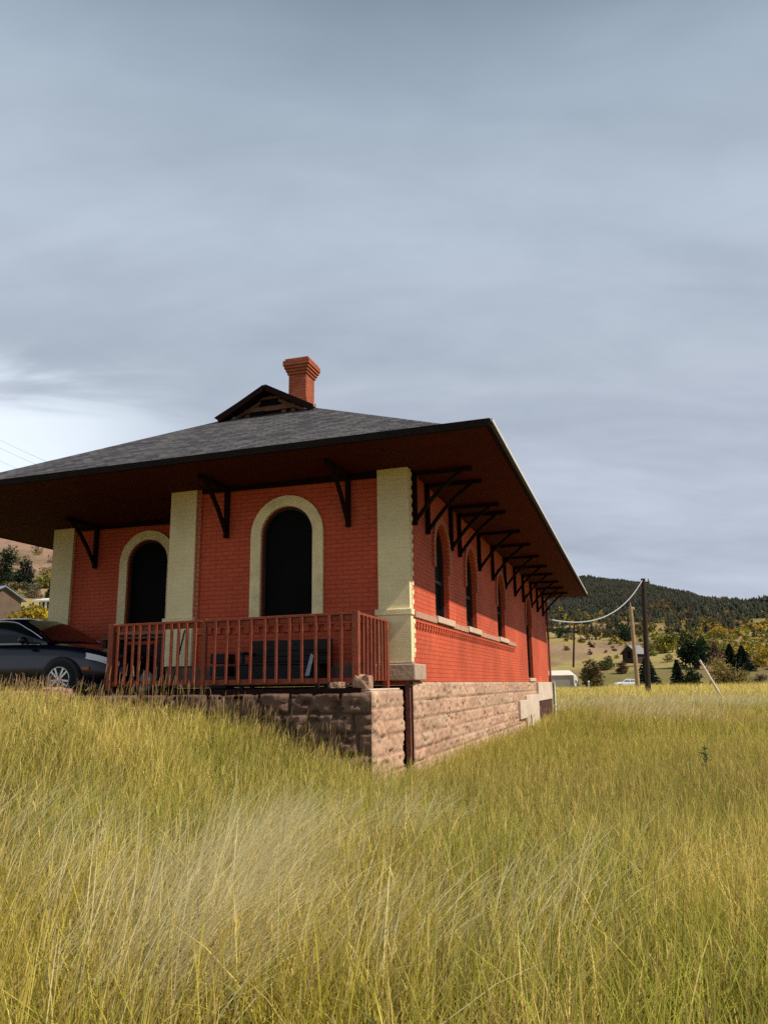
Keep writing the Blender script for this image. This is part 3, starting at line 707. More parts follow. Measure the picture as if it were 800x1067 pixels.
rock('loose_stone', -.26, -1.47, -.035, .22, .20, .22, 3, 'squared pale stone set at the foot of the railing corner post')
rock('loose_stone', -.58, -1.52, -.06, .20, .16, .12, 8, 'small rubble stone on the wall top below the railing')
rock('flat_stone', -5.55, -1.75, terr(-5.55, -1.75)+.10, .62, .4, .20, 12, 'flat tan rock lying in the grass in front of the dark car')
rock('flat_stone', -4.95, -1.65, terr(-4.95, -1.65)+.16, .42, .22, .16, 17, 'narrow pale rock in the grass beside the left railing post', .5)

# ------------------------------------------------------------------ cars
def lerp_tab(tab, x_): 
    xs = [t[0] for t in tab]; return [float(np.interp(x_, xs, [t[k] for t in tab])) for k in range(1, len(tab[0]))]
def make_car(name, label, loc, rz, paint, hs=1.0, detail=True):
    R_ = thing(name, label, 'car', loc, rz)
    glass = mat('tinted_car_glass', (.008, .012, .012), .08, spec=.3); blk = mat('black_car_plastic', (.012, .012, .013), .6); chrome = mat('chrome_trim', (.7, .7, .72), .12, metal=1.0)
    tyre = mat('tyre_rubber', (.015, .015, .016), .85); alloy = mat('silver_alloy', (.62, .62, .64), .3, metal=.8); lampg = mat('headlamp_lens', (.80, .82, .85), .12, spec=.6); amb = mat('amber_reflector', (.55, .12, .02), .3)
    # lower body  x: halfwidth, z bottom, z shoulder, z top
    tab = [(-2.28, .70, .42, .62, .80), (-2.18, .80, .30, .72, .98), (-1.9, .875, .24, .80, 1.02), (-1.3, .90, .22, .82, 1.00), (-.4, .91, .20, .80, .96), (.5, .91, .20, .79, .95), (.95, .905, .22, .78, .94), (1.4, .895, .22, .76, .90), (1.85, .86, .22, .69, .82), (2.08, .78, .24, .62, .745), (2.2, .66, .27, .55, .66), (2.26, .52, .32, .48, .56)]
    xs = np.concatenate((np.linspace(-2.28, -1.9, 6), np.linspace(-1.8, 1.7, 22), np.linspace(1.78, 2.26, 10)))
    V = []; K = 0
    for x_ in xs:
        hw, zb_, zs_, zt_ = lerp_tab(tab, x_); zb_ *= hs; zs_ *= hs; zt_ *= hs
        half = [(.80*hw, zb_), (.96*hw, zb_+.05), (hw, zb_+(zs_-zb_)*.45), (.985*hw, zb_+(zs_-zb_)*.78), (.965*hw, zs_), (.90*hw, zs_+(zt_-zs_)*.72), (.72*hw, zt_), (.36*hw, zt_+.022), (0, zt_+.03)]
        ring = [(y, z) for y, z in half] + [(-y, z) for y, z in half[-2::-1]]
        K = len(ring); V += [(x_, y, z) for y, z in ring]
    F = [(a*K+b, a*K+b+1, (a+1)*K+b+1, (a+1)*K+b) for a in range(len(xs)-1) for b in range(K-1)] + [tuple(range(K)), tuple((len(xs)-1)*K+b for b in range(K-1, -1, -1))]
    F += [(a*K, (a+1)*K, (a+1)*K+K-1, a*K+K-1) for a in range(len(xs)-1)]
    m_ = MB(); m_.add(V, F, True); body = m_.build('body', paint, R_)
    md = body.modifiers.new('sub', 'SUBSURF'); md.levels = 1; md.render_levels = 1
    # greenhouse
    g_ = [(-2.05, .80, .99, .74, 1.01), (-1.7, .80, .98, .66, 1.20), (-1.3, .82, .97, .64, 1.33), (-.6, .83, .95, .63, 1.395), (-.1, .83, .94, .62, 1.40), (.15, .83, .94, .61, 1.375), (.5, .83, .94, .66, 1.21), (.95, .82, .93, .78, .955)]
    xs2 = np.concatenate((np.linspace(-2.05, 0, 14), np.linspace(.15, .95, 7))); V = []
    for x_ in xs2:
        hb, z0, ht, z1 = lerp_tab(g_, x_); z0 *= hs; z1 *= hs
        half = [(hb, z0-.03), (hb*.6+ht*.4+.03, z0+(z1-z0)*.45), (ht+.03, z1-.05*min(1, (z1-z0)/.3)), (ht-.06, z1-.005), (ht*.5, z1+.025), (0, z1+.033)]
        ring = half+[(-y, z) for y, z in half[-2::-1]]; K = len(ring); V += [(x_, y, z) for y, z in ring]
    F = [(a*K+b, a*K+b+1, (a+1)*K+b+1, (a+1)*K+b) for a in range(len(xs2)-1) for b in range(K-1)]
    m_ = MB(); m_.add(V, F, True); m_.build('roof', paint, R_)
    def surf(x_, s, out=.006):
        """point on the side of the greenhouse, s = 0 belt .. 1 roof edge"""
        hb, z0, ht, z1 = lerp_tab(g_, x_); z0 *= hs; z1 *= hs
        pts = [(hb, z0-.03), (hb*.6+ht*.4+.03, z0+(z1-z0)*.45), (ht+.03, z1-.05*min(1, (z1-z0)/.3))]
        y = np.interp(s, [0, .5, 1], [q_[0] for q_ in pts]); z = np.interp(s, [0, .5, 1], [q_[1] for q_ in pts]); return y+out, z
    for sg in (1, -1):
        for xa, xb in ((-.42, .62), (-1.5, -.50)):
            n = 8; V = []
            for k in range(n+1):
                x_ = xa+(xb-xa)*k/n
                top = .90
                for s in (.12, .35, .62, top): y, z = surf(x_, s); V.append((x_, sg*y, z))
            F = [(a*4+b, a*4+b+1, (a+1)*4+b+1, (a+1)*4+b) for a in range(n) for b in range(3)]
            m_ = MB(); m_.add(V, F, True); sw = m_.build('side_window', glass, R_)
        if detail:
            m_ = MB(); L1 = []
            for x_ in np.linspace(-1.75, .80, 22): y, z = surf(x_, .06, .012); L1.append((x_, sg*y, z))
            m_.tube(L1, .011, 6)
            L2 = []
            for x_ in np.linspace(-1.75, .80, 26): y, z = surf(x_, .97, .012); L2.append((x_, sg*y, z))
            m_.tube(L2, .011, 6); m_.build('window_trim', chrome, R_)
            m_ = MB(); m_.lathe([(0, -.09), (.05, -.08), (.085, -.02), (.085, .03), (.05, .07), (0, .08)], 12, Matrix.Translation((.58, sg*.98, .98*hs)) @ Matrix.Diagonal((.8, 1.15, .75, 1)) @ Matrix.Rotation(pi/2, 4, 'Y')); m_.bar((.56, sg*.83, .94*hs), (.58, sg*.95, .96*hs), .05, .04); m_.build('mirror', paint, R_)
            m_ = MB(); 
            hl = [(1.78, .855, .70), (1.98, .79, .655), (2.13, .69, .60), (2.215, .56, .555)]
            V = []
            for x_, y, z in hl: V += [(x_+.02, sg*(y+.035), z*hs+.055), (x_+.035, sg*(y+.045), z*hs-.0), (x_+.02, sg*(y+.05), z*hs-.045)]
            F = [(a*3+b, a*3+b+1, (a+1)*3+b+1, (a+1)*3+b) for a in range(3) for b in range(2)]
            V2 = [(x_-.06, y*.93, z) for x_, y, z in V]
            m_.add(V, F, True); m_.add(V+V2, [(0, 1, 13, 12), (1, 2, 14, 13)], True); m_.build('headlight', lampg, R_)
            m_ = MB(); m_.obox((1.80, sg*.885, .50*hs), (.06, -.012*sg, 0), (0, .012, 0), (0, 0, .022)); m_.build('side_marker', amb, R_)
            m_ = MB(); m_.lathe([(.0, .03), (.05, .02), (.06, 0)], 14, Matrix.Translation((2.17, sg*.60, .40*hs)) @ Matrix.Rotation(sg*radians(-35), 4, 'Z') @ Matrix.Rotation(pi/2, 4, 'Y')); m_.build('fog_lamp', lampg, R_)
        # tail lamp
        m_ = MB(); m_.obox((-2.2, sg*.70, .82*hs), (.05, 0, 0), (0, .13, 0), (0, 0, .06)); m_.build('tail_lamp', mat('red_lens', (.3, .01, .01), .2), R_, .02)
    # screens
    def screen(xa, xb, nme):
        V = []; n = 5
        for k in range(n+1):
            x_ = xa+(xb-xa)*k/n; hb, z0, ht, z1 = lerp_tab(g_, x_)
            for f_ in (-.95, -.5, 0, .5, .95): V.append((x_, f_*(ht-.05), z1*hs+.012+.03*(1-abs(f_))))
        m_ = MB(); m_.add(V, [(a*5+b, a*5+b+1, (a+1)*5+b+1, (a+1)*5+b) for a in range(n) for b in range(4)], True); m_.build(nme, glass, R_)
    screen(.24, .93, 'windshield'); screen(-1.98, -1.35, 'rear_window')
    if detail:
        m_ = MB(); m_.box(2.17, 2.285, -.40, .40, .36*hs, .50*hs); m_.build('grille', blk, R_, .02)
        m_ = MB(); m_.box(-2.3, 2.2, -.80, .80, .18, .26); m_.build('underbody', blk, R_)
    for wx in (1.32, -1.38):
        for sg in (1, -1):
            Mx = Matrix.Translation((wx, sg*.86, .33)) @ Matrix.Rotation(-sg*pi/2, 4, 'X')
            m_ = MB(); m_.lathe([(.385, -.1), (.385, .058), (.36, .062), (0, .058)], 28, Mx); wwell = m_.build('wheel_arch', blk, R_)
            m_ = MB(); m_.lathe([(.215, -.12), (.30, -.11), (.33, -.07), (.33, .04), (.305, .072), (.225, .078), (.212, .06)], 28, Mx); wh = m_.build('wheel', tyre, R_)
            m_ = MB(); m_.lathe([(.20, .062), (.222, .076), (.212, .084), (.195, .07)], 28, Mx); m_.lathe([(0, .082), (.04, .082), (.055, .07)], 14, Mx)
            for k in range(10):
                a = 2*pi*k/10+(.10 if k % 2 else -.10)
                m_.obox(Mx @ Vector((.12*cos(a), .12*sin(a), .072)), Mx.to_3x3() @ Vector((.085*cos(a), .085*sin(a), 0)), Mx.to_3x3() @ Vector((-.016*sin(a), .016*cos(a), 0)), Mx.to_3x3() @ Vector((0, 0, .008)))
            m_.build('rim', alloy, wh)
    return R_
navy = mat('navy_car_paint', (.005, .008, .022), .2, coat=.3, spec=.4)
CARX = -5.96-1.32
cz = .11-.33
make_car('parked_car', 'dark navy blue car parked at the left end of the porch', (CARX, .50, cz), 0, navy, 1.02)

# ------------------------------------------------------------------ poles, wires and small things in the field
M_POLE1 = mat('creosoted_pole', (.035, .022, .016), .9, .3, 6, .5, 15); M_POLE2 = mat('pale_weathered_pole', (.34, .24, .14), .9, .25, 6, .5, 15)
M_PORC = mat('porcelain', (.5, .45, .4), .3)
def upole(label, base, top, r0, r1, mat_, kind):
    base = Vector(base); top = Vector(top); t = thing('utility_pole', label, 'utility pole', base)
    a = Vector((0, 0, -.4)); b = top-base
    m_ = MB(); m_.tube([a, a.lerp(b, .5), b], [r0, (r0+r1)/2, r1], 10); m_.build('shaft', mat_, t)
    if kind == 1:
        m_ = MB(); m_.bar(b+Vector((-.05, 0, -.25)), b+Vector((.42, .1, -.30)), .1, .1); m_.build('arm', mat_, t); m_ = MB(); m_.bar(b+Vector((0, -.2, -.9)), b+Vector((.0, .2, -.9)), .08, .10); m_.build('crosspiece', mat_, t)
        m_ = MB(); m_.lathe([(.0, 0), (.11, .0), (.12, .1), (.07, .14), (.10, .2), (.04, .28), (0, .28)], 10, Matrix.Translation(b+Vector((.42, .1, -.25)))); m_.build('insulator', M_PORC, t)
    elif kind == 2:
        m_ = MB(); m_.bar(b+Vector((-.12, 0, -.35)), b+Vector((.22, .05, -.3)), .08, .08); m_.build('arm', mat_, t); m_ = MB(); m_.tube([b, b+Vector((-.02, 0, .35))], [.05, .03], 6); m_.build('peak_pin', mat_, t)
        m_ = MB(); m_.lathe([(.0, 0), (.08, .0), (.09, .12), (.03, .2), (0, .2)], 8, Matrix.Translation(b+Vector((.2, .05, -.25)))); m_.build('insulator', M_PORC, t)
    else:
        m_ = MB(); m_.bar(b+Vector((-.8, 0, -.5)), b+Vector((.8, .1, -.5)), .12, .14); m_.build('arm', mat_, t)
    return t
g1 = ground(674, 62); t1 = pix(669.5, 603, 62)
upole('tall dark brown utility pole holding the drooping white cable', g1, t1, .22, .17, M_POLE1, 1)
g2 = ground(664, 66); t2 = pix(656.5, 632, 66)
upole('shorter pale weathered pole leaning just left of the tall dark pole', g2, t2, .19, .14, M_POLE2, 2)
g3 = ground(598, 200); t3 = pix(598, 648, 200)
upole('distant thin dark pole on the grassy hillside beyond the depot corner', g3, t3, .26, .2, M_POLE1, 3)
g4 = ground(753, 46); g4.z -= .1; t4 = pix(728.5, 688, 46.5)
m_ = MB(); m_.tube([g4, t4], [.068, .06], 10); tag(m_.build('leaning_post', mat('bleached_timber', (.62, .52, .40), .8, .15, 6)), 'bleached pale timber post leaning sharply left in the field', 'post')
m_ = MB(); m_.tube([(.14, YE+.35, -1.6), (.14, YE+.35, -.02), (.14, YE+.2, .0)], .055, 8); tag(m_.build('standing_pipe', M_DRIP), 'white upright pipe at the far corner of the depot', 'pipe')
def wire(name, a, b, sag, r, mat_, label, n=24):
    a, b = Vector(a), Vector(b); m_ = MB(); m_.tube([a.lerp(b, k/n)-Vector((0, 0, sag*4*(k/n)*(1-k/n))) for k in range(n+1)], r, 5, False)
    return tag(m_.build(name, mat_), label, 'cable')
M_CABLE = mat('pale_cable', (.40, .40, .41), .6); M_WIRE = mat('dark_wire', (.22, .23, .25), .6)
wire('service_cable', (.05, YE-.02, 2.42), t1+Vector((-.05, 0, -.1)), 1.15, .031, M_CABLE, 'thick pale cable drooping from the depot corner to the dark pole')
for k, (v0, lb) in enumerate(((452, 'uppermost of the thin dark wires crossing the sky at the far left'), (461, 'middle one of the thin dark wires crossing the sky at the far left'), (475, 'lowest of the thin dark wires crossing the sky at the far left'))):
    a = pix(-40, v0-16, 60); b = pix(80+k*4, v0+42, 30); wire('overhead_wire', a, b, .15, .0055, M_WIRE, lb)

# ------------------------------------------------------------------ buildings far off
def gable_house(name, label, cat, c_, rz, L_, Wd, hw, hr, wall, roofm, eave=.3, door=True):
    H = thing(name, label, cat, c_, rz)
    m_ = MB(); x0, y0 = L_/2, Wd/2
    m_.add([(-x0, -y0, -1.5), (x0, -y0, -1.5), (x0, y0, -1.5), (-x0, y0, -1.5), (-x0, -y0, hw), (x0, -y0, hw), (x0, y0, hw), (-x0, y0, hw), (-x0, 0, hr), (x0, 0, hr)],
           [(0, 1, 5, 4), (2, 3, 7, 6), (1, 2, 6, 9, 5), (3, 0, 4, 8, 7)]); m_.build('wall', wall, H)
    m_ = MB(); sl_ = (hr-hw)/y0
    for sg in (-1, 1):
        a = (sg*(y0+eave), hw-sl_*eave+.05); xe = x0+eave
        m_.add([(-xe, a[0], a[1]), (xe, a[0], a[1]), (xe, 0, hr+.05), (-xe, 0, hr+.05), (-xe, a[0], a[1]+.12), (xe, a[0], a[1]+.12), (xe, 0, hr+.18), (-xe, 0, hr+.18)], [(0, 1, 2, 3), (4, 5, 6, 7), (0, 1, 5, 4), (1, 2, 6, 5), (3, 0, 4, 7)])
    m_.build('roof', roofm, H)
    return H
dwall = mat('dark_log_wall', (.035, .026, .022), .9, .3, 2)
p0 = ground(663, 205); p0.z = pix(663, 684.5, 205).z
h = gable_house('log_cabin', 'small dark cabin with grey metal roof on the hillside behind the poles', 'cabin', p0, radians(63), 5.4, 3.6, 1.0, 2.7, dwall, mat('grey_metal_roof', (.20, .20, .21), .5, .2, 2), .5)
m_ = MB(); m_.box(-2.75, -2.71, -.4, .4, -.3, 1.3); m_.build('door', M_PANE, h)
wsh = mat('white_canvas', (.66, .60, .52), .8, .1, 1.0); gsh = mat('translucent_tarp', (.42, .38, .33), .85, .15, 1.0)
p1 = ground(583, 123); p1.z = pix(583, 716, 123).z
h = thing('canvas_shelter', 'low white canvas shelter with a sloped end beyond the depot corner', 'shelter', p1, radians(6))
m_ = MB(); m_.add([(-6, -1.5, 0), (2.0, -1.5, 0), (2.0, -1.5, 1.75), (-6, -1.5, 1.75)], [(0, 1, 2, 3)]); m_.add([(-6, 1.5, 0), (2.0, 1.5, 0), (2.0, 1.5, 1.75), (-6, 1.5, 1.75)], [(0, 1, 2, 3)]); m_.build('wall', gsh, h)
m_ = MB(); m_.add([(-6.1, -1.6, 1.72), (1.95, -1.6, 1.72), (1.5, 0, 2.45), (-6.1, 0, 2.45), (-6.1, 1.6, 1.72), (1.95, 1.6, 1.72)], [(0, 1, 2, 3), (3, 2, 5, 4)]); m_.build('roof', wsh, h)
m_ = MB(); m_.add([(2.0, -1.52, 0), (2.9, -1.2, 0), (2.5, -.9, 1.5), (1.95, -1.6, 1.72), (1.5, 0, 2.45), (2.9, 1.2, 0), (2.5, .9, 1.5), (1.95, 1.6, 1.72), (2.0, 1.52, 0)], [(0, 1, 2, 3), (3, 2, 4), (2, 1, 5, 6), (2, 6, 4), (6, 5, 8, 7), (4, 6, 7)]); m_.build('end_panel', wsh, h)
for x_ in (-4, -1.4, 2.0): m_ = MB(); m_.box(x_-.06, x_+.06, -1.58, -1.5, 0, 1.74); m_.build('post', M_DRIP, h)
p2 = ground(652, 150); p2.z = pix(652, 716.6, 150).z
sv = make_car('parked_suv', 'white car parked far off at the field edge beneath the poles', p2, radians(200), mat('white_car_paint', (.72, .73, .75), .3, coat=.6), 1.08, False); sv['category'] = 'car'
m_ = MB(); mp = ground(613, 118); mp.z = pix(613, 716, 118).z; m_.box(mp.x-.12, mp.x+.12, mp.y-.12, mp.y+.12, mp.z-.5, mp.z+.75); m_.lathe([(.17, 0), (.12, .1), (0, .16)], 8, Matrix.Translation((mp.x, mp.y, mp.z+.75))); tag(m_.build('marker_post', M_DRIP), 'short white marker post beside the brown bush near the shelter', 'post')
# left hillside houses
pb = ground(-25, 96); pb.z = pix(-27, 634, 96).z
h = gable_house('hillside_house', 'house with blue metal roof among the bushes at the left edge', 'house', pb, radians(-12), 6.4, 4.6, .9, 2.1, mat('brown_siding', (.12, .085, .06), .9, .15, 1.5), mat('blue_metal_roof', (.16, .22, .32), .35, .15, 1.5), .4)
m_ = MB(); m_.box(-.6, .3, -2.64, -2.58, 0, 1.6); m_.build('door', M_PANE, h); m_ = MB(); m_.box(1.2, 2.4, -2.64, -2.58, .7, 1.4); m_.build('window', M_GLASSG, h)
pc = pix(48, 643, 84)
h = thing('roadside_shed', 'small dark open shed with white roof and posts behind the left cream pier', 'shed', pc, radians(12))
m_ = MB(); m_.box(-.9, 1.4, .2, 1.6, -1.5, 1.55); m_.build('wall', dwall, h)
m_ = MB(); m_.add([(-1.2, -.6, 1.5), (1.7, -.6, 1.5), (1.7, 1.8, 1.95), (-1.2, 1.8, 1.95), (-1.2, -.6, 1.62), (1.7, -.6, 1.62), (1.7, 1.8, 2.07), (-1.2, 1.8, 2.07)], [(0, 1, 2, 3), (4, 5, 6, 7), (0, 1, 5, 4), (1, 2, 6, 5), (3, 0, 4, 7)]); m_.build('roof', M_DRIP, h)
for x_ in (-.3, .15): m_ = MB(); m_.box(x_-.09, x_+.09, -.5, -.35, -1.5, 1.5); m_.build('post', M_DRIP, h)

# ------------------------------------------------------------------ trees and bushes
def quads(C, A, Bv):
    """N quads from centres and half axes"""
    V = np.stack([C-A-Bv*.45, C+A*.2-Bv, C+A+Bv*.2, C-A*.2+Bv], 1).reshape(-1, 3)
    F = np.arange(len(V)).reshape(-1, 4); return V, F
def unit(rg, n):
    v = rg.normal(size=(n, 3)); return v/np.linalg.norm(v, axis=1)[:, None]
def leafcloud(rg, n, lobes, size, pal, flat=.0):
    """leaf clumps through a set of ellipsoid lobes; pal: list of colours, one drawn per lobe then jittered"""
    C = []; cl = []
    vol = np.array([l[1][0]*l[1][1]*l[1][2] for l in lobes])**.7; vol /= vol.sum()
    for (c, r), vv in zip(lobes, vol):
        k = max(6, int(n*vv)); d = unit(rg, k); rad = rg.random(k)**.42
        C.append(np.asarray(c)+d*rad[:, None]*np.asarray(r)*(.85+.35*rg.random((k, 1))))
        b = np.asarray(pal[rg.integers(len(pal))]); cl.append(b*(rg.uniform(.7, 1.35)*(rg.uniform(.65, 1.4, (k, 1)))))
    C = np.vstack(C); cl = np.vstack(cl); k = len(C)
    A = unit(rg, k); B_ = np.cross(A, unit(rg, k)); B_ /= np.linalg.norm(B_, axis=1)[:, None]+1e-9
    s = size*rg.uniform(.6, 1.5, (k, 1)); V, F = quads(C, A*s, B_*s*.62)
    return V, F, np.repeat(np.clip(cl, 0, 1), 4, 0)
def limbs(rg, h, w, n, r, base=0.0):
    m_ = MB(); 
    for k in range(n):
        a = rg.uniform(0, 2*pi); e = w*rg.uniform(.3, .8); hh = h*rg.uniform(.5, .85)
        m_.tube([(0.1*cos(a)*w*.3, .1*sin(a)*w*.3, -.3), (cos(a)*e*.4, sin(a)*e*.4, hh*.5), (cos(a)*e, sin(a)*e, hh)], [r, r*.6, r*.15], 5)
    return m_
def bush(name, label, cat, p, w, h, pal, seed, n=1100, leaf=None, group=None, stems=6, upright=False):
    rg = np.random.default_rng(seed); t = thing(name, label, cat, p, 0, group)
    k = 9; lobes = []
    for i in range(k):
        a = rg.uniform(0, 2*pi); rr_ = rg.uniform(.15, .62)*w/2; zz = h*(rg.uniform(.16, .74) if i > 2 else rg.uniform(.16, .30))
        lobes.append(((rr_*cos(a), rr_*sin(a), zz), (w*rg.uniform(.16, .30), w*rg.uniform(.16, .30), h*rg.uniform(.18, .32))))
    V, F, c = leafcloud(rg, n, lobes, leaf or .055*max(w, h)**.8, pal)
    V[:, 2] = np.maximum(V[:, 2], -.15)
    fmesh('crown', V, [F], M_PINE, t, cols=c)
    limbs(rg, h, w/2, stems, .02*h+.01).build('stem', M_TRUNK, t)
    return t
def conifer(name, label, p, h, w, pal, seed, n=1500, group=None):
    rg = np.random.default_rng(seed); t = thing(name, label, 'tree', p, 0, group)
    hh = rg.random(n)**1.25*.95+.04; a = rg.uniform(0, 2*pi, n); tier = np.floor(hh*11)/11
    ang_b = np.round(a*11/(2*pi))/11*2*pi + tier*9 + rg.normal(0, .26, n)
    R = w/2*(1-hh)**.85*(.75+.5*np.sin(ang_b*3+tier*31)**2) ; f_ = rg.random(n)**.55; rad = R*f_
    z = h*(tier*.4+hh*.6) - .16*rad + h*.03
    C = np.stack([rad*np.cos(ang_b), rad*np.sin(ang_b), z], 1)
    A = np.stack([np.cos(ang_b+rg.normal(0, .5, n)), np.sin(ang_b+rg.normal(0, .5, n)), -.25+rg.normal(0, .35, n)], 1)
    B_ = np.cross(A, unit(rg, n)); B_ /= np.linalg.norm(B_, axis=1)[:, None]
    s = h*.042*rg.uniform(.6, 1.4, (n, 1)); V, F = quads(C, A*s*1.3, B_*s*.5)
    pc_ = np.asarray(pal)[rg.integers(len(pal), size=n)]*rg.uniform(.6, 1.4, (n, 1))
    fmesh('crown', V, [F], M_PINE, t, cols=np.repeat(pc_, 4, 0))
    m_ = MB(); m_.tube([(0, 0, -.4), (0, 0, h*.5), (0, 0, h*.97)], [h*.022, h*.014, h*.003], 6); m_.build('trunk', M_TRUNK, t)
    return t
GREEN = [(.022, .042, .016), (.03, .05, .018), (.018, .032, .016)]
SPRUCE = [(.012, .026, .016), (.018, .034, .02), (.010, .02, .013)]
YEL = [(.42, .30, .03), (.36, .27, .035), (.26, .24, .04)]
YGR = [(.22, .20, .04), (.16, .17, .04), (.28, .22, .04)]
OLV = [(.13, .11, .04), (.10, .09, .035), (.17, .13, .05)]
BRN = [(.11, .07, .04), (.14, .085, .05), (.09, .06, .035)]
GOLD = [(.5, .27, .02), (.46, .3, .03), (.38, .27, .04)]
def solve_D(u, v, d0, d1):
    """where the sight line to the foot of a plant meets the hillside"""
    d = ray(u, v); Dg = np.geomspace(d0, d1, 160); t = Dg/hypot(d.x, d.y)
    e = np.abs(CAM.z+d.z*t - terrain(CX+d.x*t, CY+d.y*t))/Dg
    return float(Dg[int(np.argmin(e))])
def foot(u, v, D, lo=None):
    p = pix(u, v, D); z = terr(p.x, p.y)
    return Vector((p.x, p.y, max(min(p.z, z+1.5), z-2)))
def place(kind, name, label, u0, u1, vt, vb, D, pal, seed, **kw):
    if isinstance(D, tuple): D = solve_D((u0+u1)/2, vb, *D)
    p = foot((u0+u1)/2, vb, D); sc_ = (Vector(p)-CAM).dot(FW)/FPX
    w_, h_ = (u1-u0)*sc_, (vb-vt)*sc_
    if kind == 'c': return conifer(name, label, p, h_*1.03, w_*1.15, pal, seed, **kw)
    return bush(name, label, kw.pop('cat', 'bush'), p, w_*1.08, h_*1.12, pal, seed, **kw)
place('c', 'spruce_tree', 'dark spruce at the foot of the tall dark pole', 664, 687, 684, 716, 95, SPRUCE, 1, n=2600)
place('c', 'spruce_tree', 'pointed dark spruce right of the poles, at the edge of the field', 699, 714, 689, 717, 98, SPRUCE, 2, n=2600)
place('b', 'young_pine', 'lighter green ragged young pine right beside the pointed dark spruce', 712, 733, 694, 719, 98, [(.05, .07, .025), (.035, .055, .02)], 3, cat='tree', n=900)
place('b', 'juniper_tree', 'broad dark green juniper on the slope above the leaning pale post', 708, 744, 662, 697, (150, 300), GREEN, 4, cat='tree', n=2200)
place('b', 'rusty_tree', 'rusty brown leafless tree touching the broad juniper', 736, 756, 666, 693, (150, 300), [(.09, .05, .035), (.12, .065, .045)], 5, cat='tree', n=700, stems=12)
place('c', 'spruce_tree', 'smaller of the two dark spruces near the right edge', 754, 769, 672, 694, (120, 260), SPRUCE, 6, n=2800)
place('c', 'spruce_tree', 'larger dark spruce at the right edge, above the olive willow thicket', 763, 786, 674, 699, (120, 260), SPRUCE, 7, n=3200)
place('b', 'willow_thicket', 'wide olive brown willow thicket behind the leaning pale post', 737, 790, 686, 722, 88, [(.17, .13, .05), (.13, .09, .05), (.21, .17, .05)], 8, n=2600, stems=26, leaf=.11)
place('b', 'brown_shrub', 'brown olive shrub beside the white canvas shelter', 603, 628, 687, 717, 120, OLV+[(.15, .105, .05)], 9, n=1600)
place('b', 'green_shrub', 'green shrub on the slope in front of the dark cabin', 622, 642, 683, 698, (130, 260), [(.09, .10, .03), (.07, .08, .025)], 10)
place('b', 'brown_shrub', 'low brown shrub on the slope between the green shrub and the poles', 640, 656, 690, 702, (120, 230), BRN, 11)
place('b', 'round_bush', 'small round dark bush on the hillside nearest the depot eave', 576, 588, 653, 665, (220, 420), GREEN, 12)
place('b', 'dark_tree', 'large dark tree on the hillside above the cabin', 641, 661, 646, 668, (220, 420), GREEN, 13, cat='tree', n=1600)
place('b', 'yellow_shrub', 'yellow shrub patch on the slope right of the dark pole', 678, 708, 661, 680, (200, 400), YGR+YEL[2:], 14, n=1500)
for k, (u0, u1, vt, vb) in enumerate(((748, 768, 667, 684), (765, 787, 670, 690), (783, 808, 672, 694), (800, 832, 674, 696))):
    place('b', 'yellow_aspen', ('leftmost of the row of yellow green aspens on the right hillside', 'second from left of the yellow green aspens on the right hillside', 'yellow aspen at the right edge of the photo', 'yellow aspen just outside the right edge')[k], u0, u1, vt, vb, (180, 420), YEL+YGR[:1], 20+k, cat='tree', n=1000, group='yellow aspens on the right hillside')
for k, (u0, u1, vt, vb, pl_) in enumerate(((590, 602, 652, 660, BRN), (603, 614, 654, 661, OLV), (672, 684, 648, 658, YGR), (690, 700, 652, 660, BRN), (716, 728, 655, 663, OLV), (730, 742, 660, 668, YGR), (586, 596, 672, 678, OLV), (690, 704, 682, 690, OLV), (704, 716, 676, 684, BRN), (600, 612, 665, 670, OLV), (628, 640, 650, 658, GREEN), (612, 624, 645, 653, YEL), (660, 672, 655, 664, OLV), (780, 800, 700, 712, BRN))):
    place('b', 'scrub_bush', 'small scrub bush dotted over the grassy lower hillside', u0, u1, vt, vb, (110, 480), pl_, 40+k, n=320, group='scrub bushes on the lower hillside', stems=3)
# left side
place('b', 'pine_tree', 'tall dark pine cut off by the left edge of the photo', -10, 15, 573, 612, (110, 300), [(.03, .045, .022), (.025, .04, .02)], 60, n=2600, cat='tree', leaf=.20)
place('b', 'pine_tree', 'dark pine on the left hillside, between the left edge and the cream pier', 14, 34, 582, 612, (110, 300), [(.02, .034, .02), (.014, .026, .016)], 61, n=2600, cat='tree', leaf=.17)
for k, (u0, u1, vt, vb, pl_, lb) in enumerate(((30, 58, 591, 613, YGR, 'yellow green shrub on the left hillside right of the dark pine'), (22, 42, 606, 619, [(.10, .10, .06), (.12, .11, .06)], 'grey green sage bush below the dark pine on the left'), (47, 59, 607, 625, GREEN, 'dark green bush against the left cream pier'), (-6, 22, 606, 616, OLV, 'olive bush behind the blue roofed house'))):
    place('b', 'hillside_shrub', lb, u0, u1, vt, vb, (90, 260), pl_, 70+k, n=1100)
place('b', 'yellow_willow', 'bright yellow willow bush just above the dark car roof', 8, 54, 623, 654, 70, [(.34, .26, .03), (.27, .23, .04), (.40, .30, .03)], 80, n=2600, leaf=.13)
for k in range(64):
    rg = np.random.default_rng(300+k); u = rg.uniform(-60, 66); v = rg.uniform(572, 645); D = solve_D(u, v, 70, 330); s_ = rg.uniform(4, 10)
    place('b', 'scrub_bush', 'small sage bush dotted over the left scree hillside', u-s_, u+s_, v-s_*.9, v, D, (OLV, YGR, [(.16, .12, .08)])[k % 3], 90+k, n=220, group='sage bushes on the left hillside', stems=2)

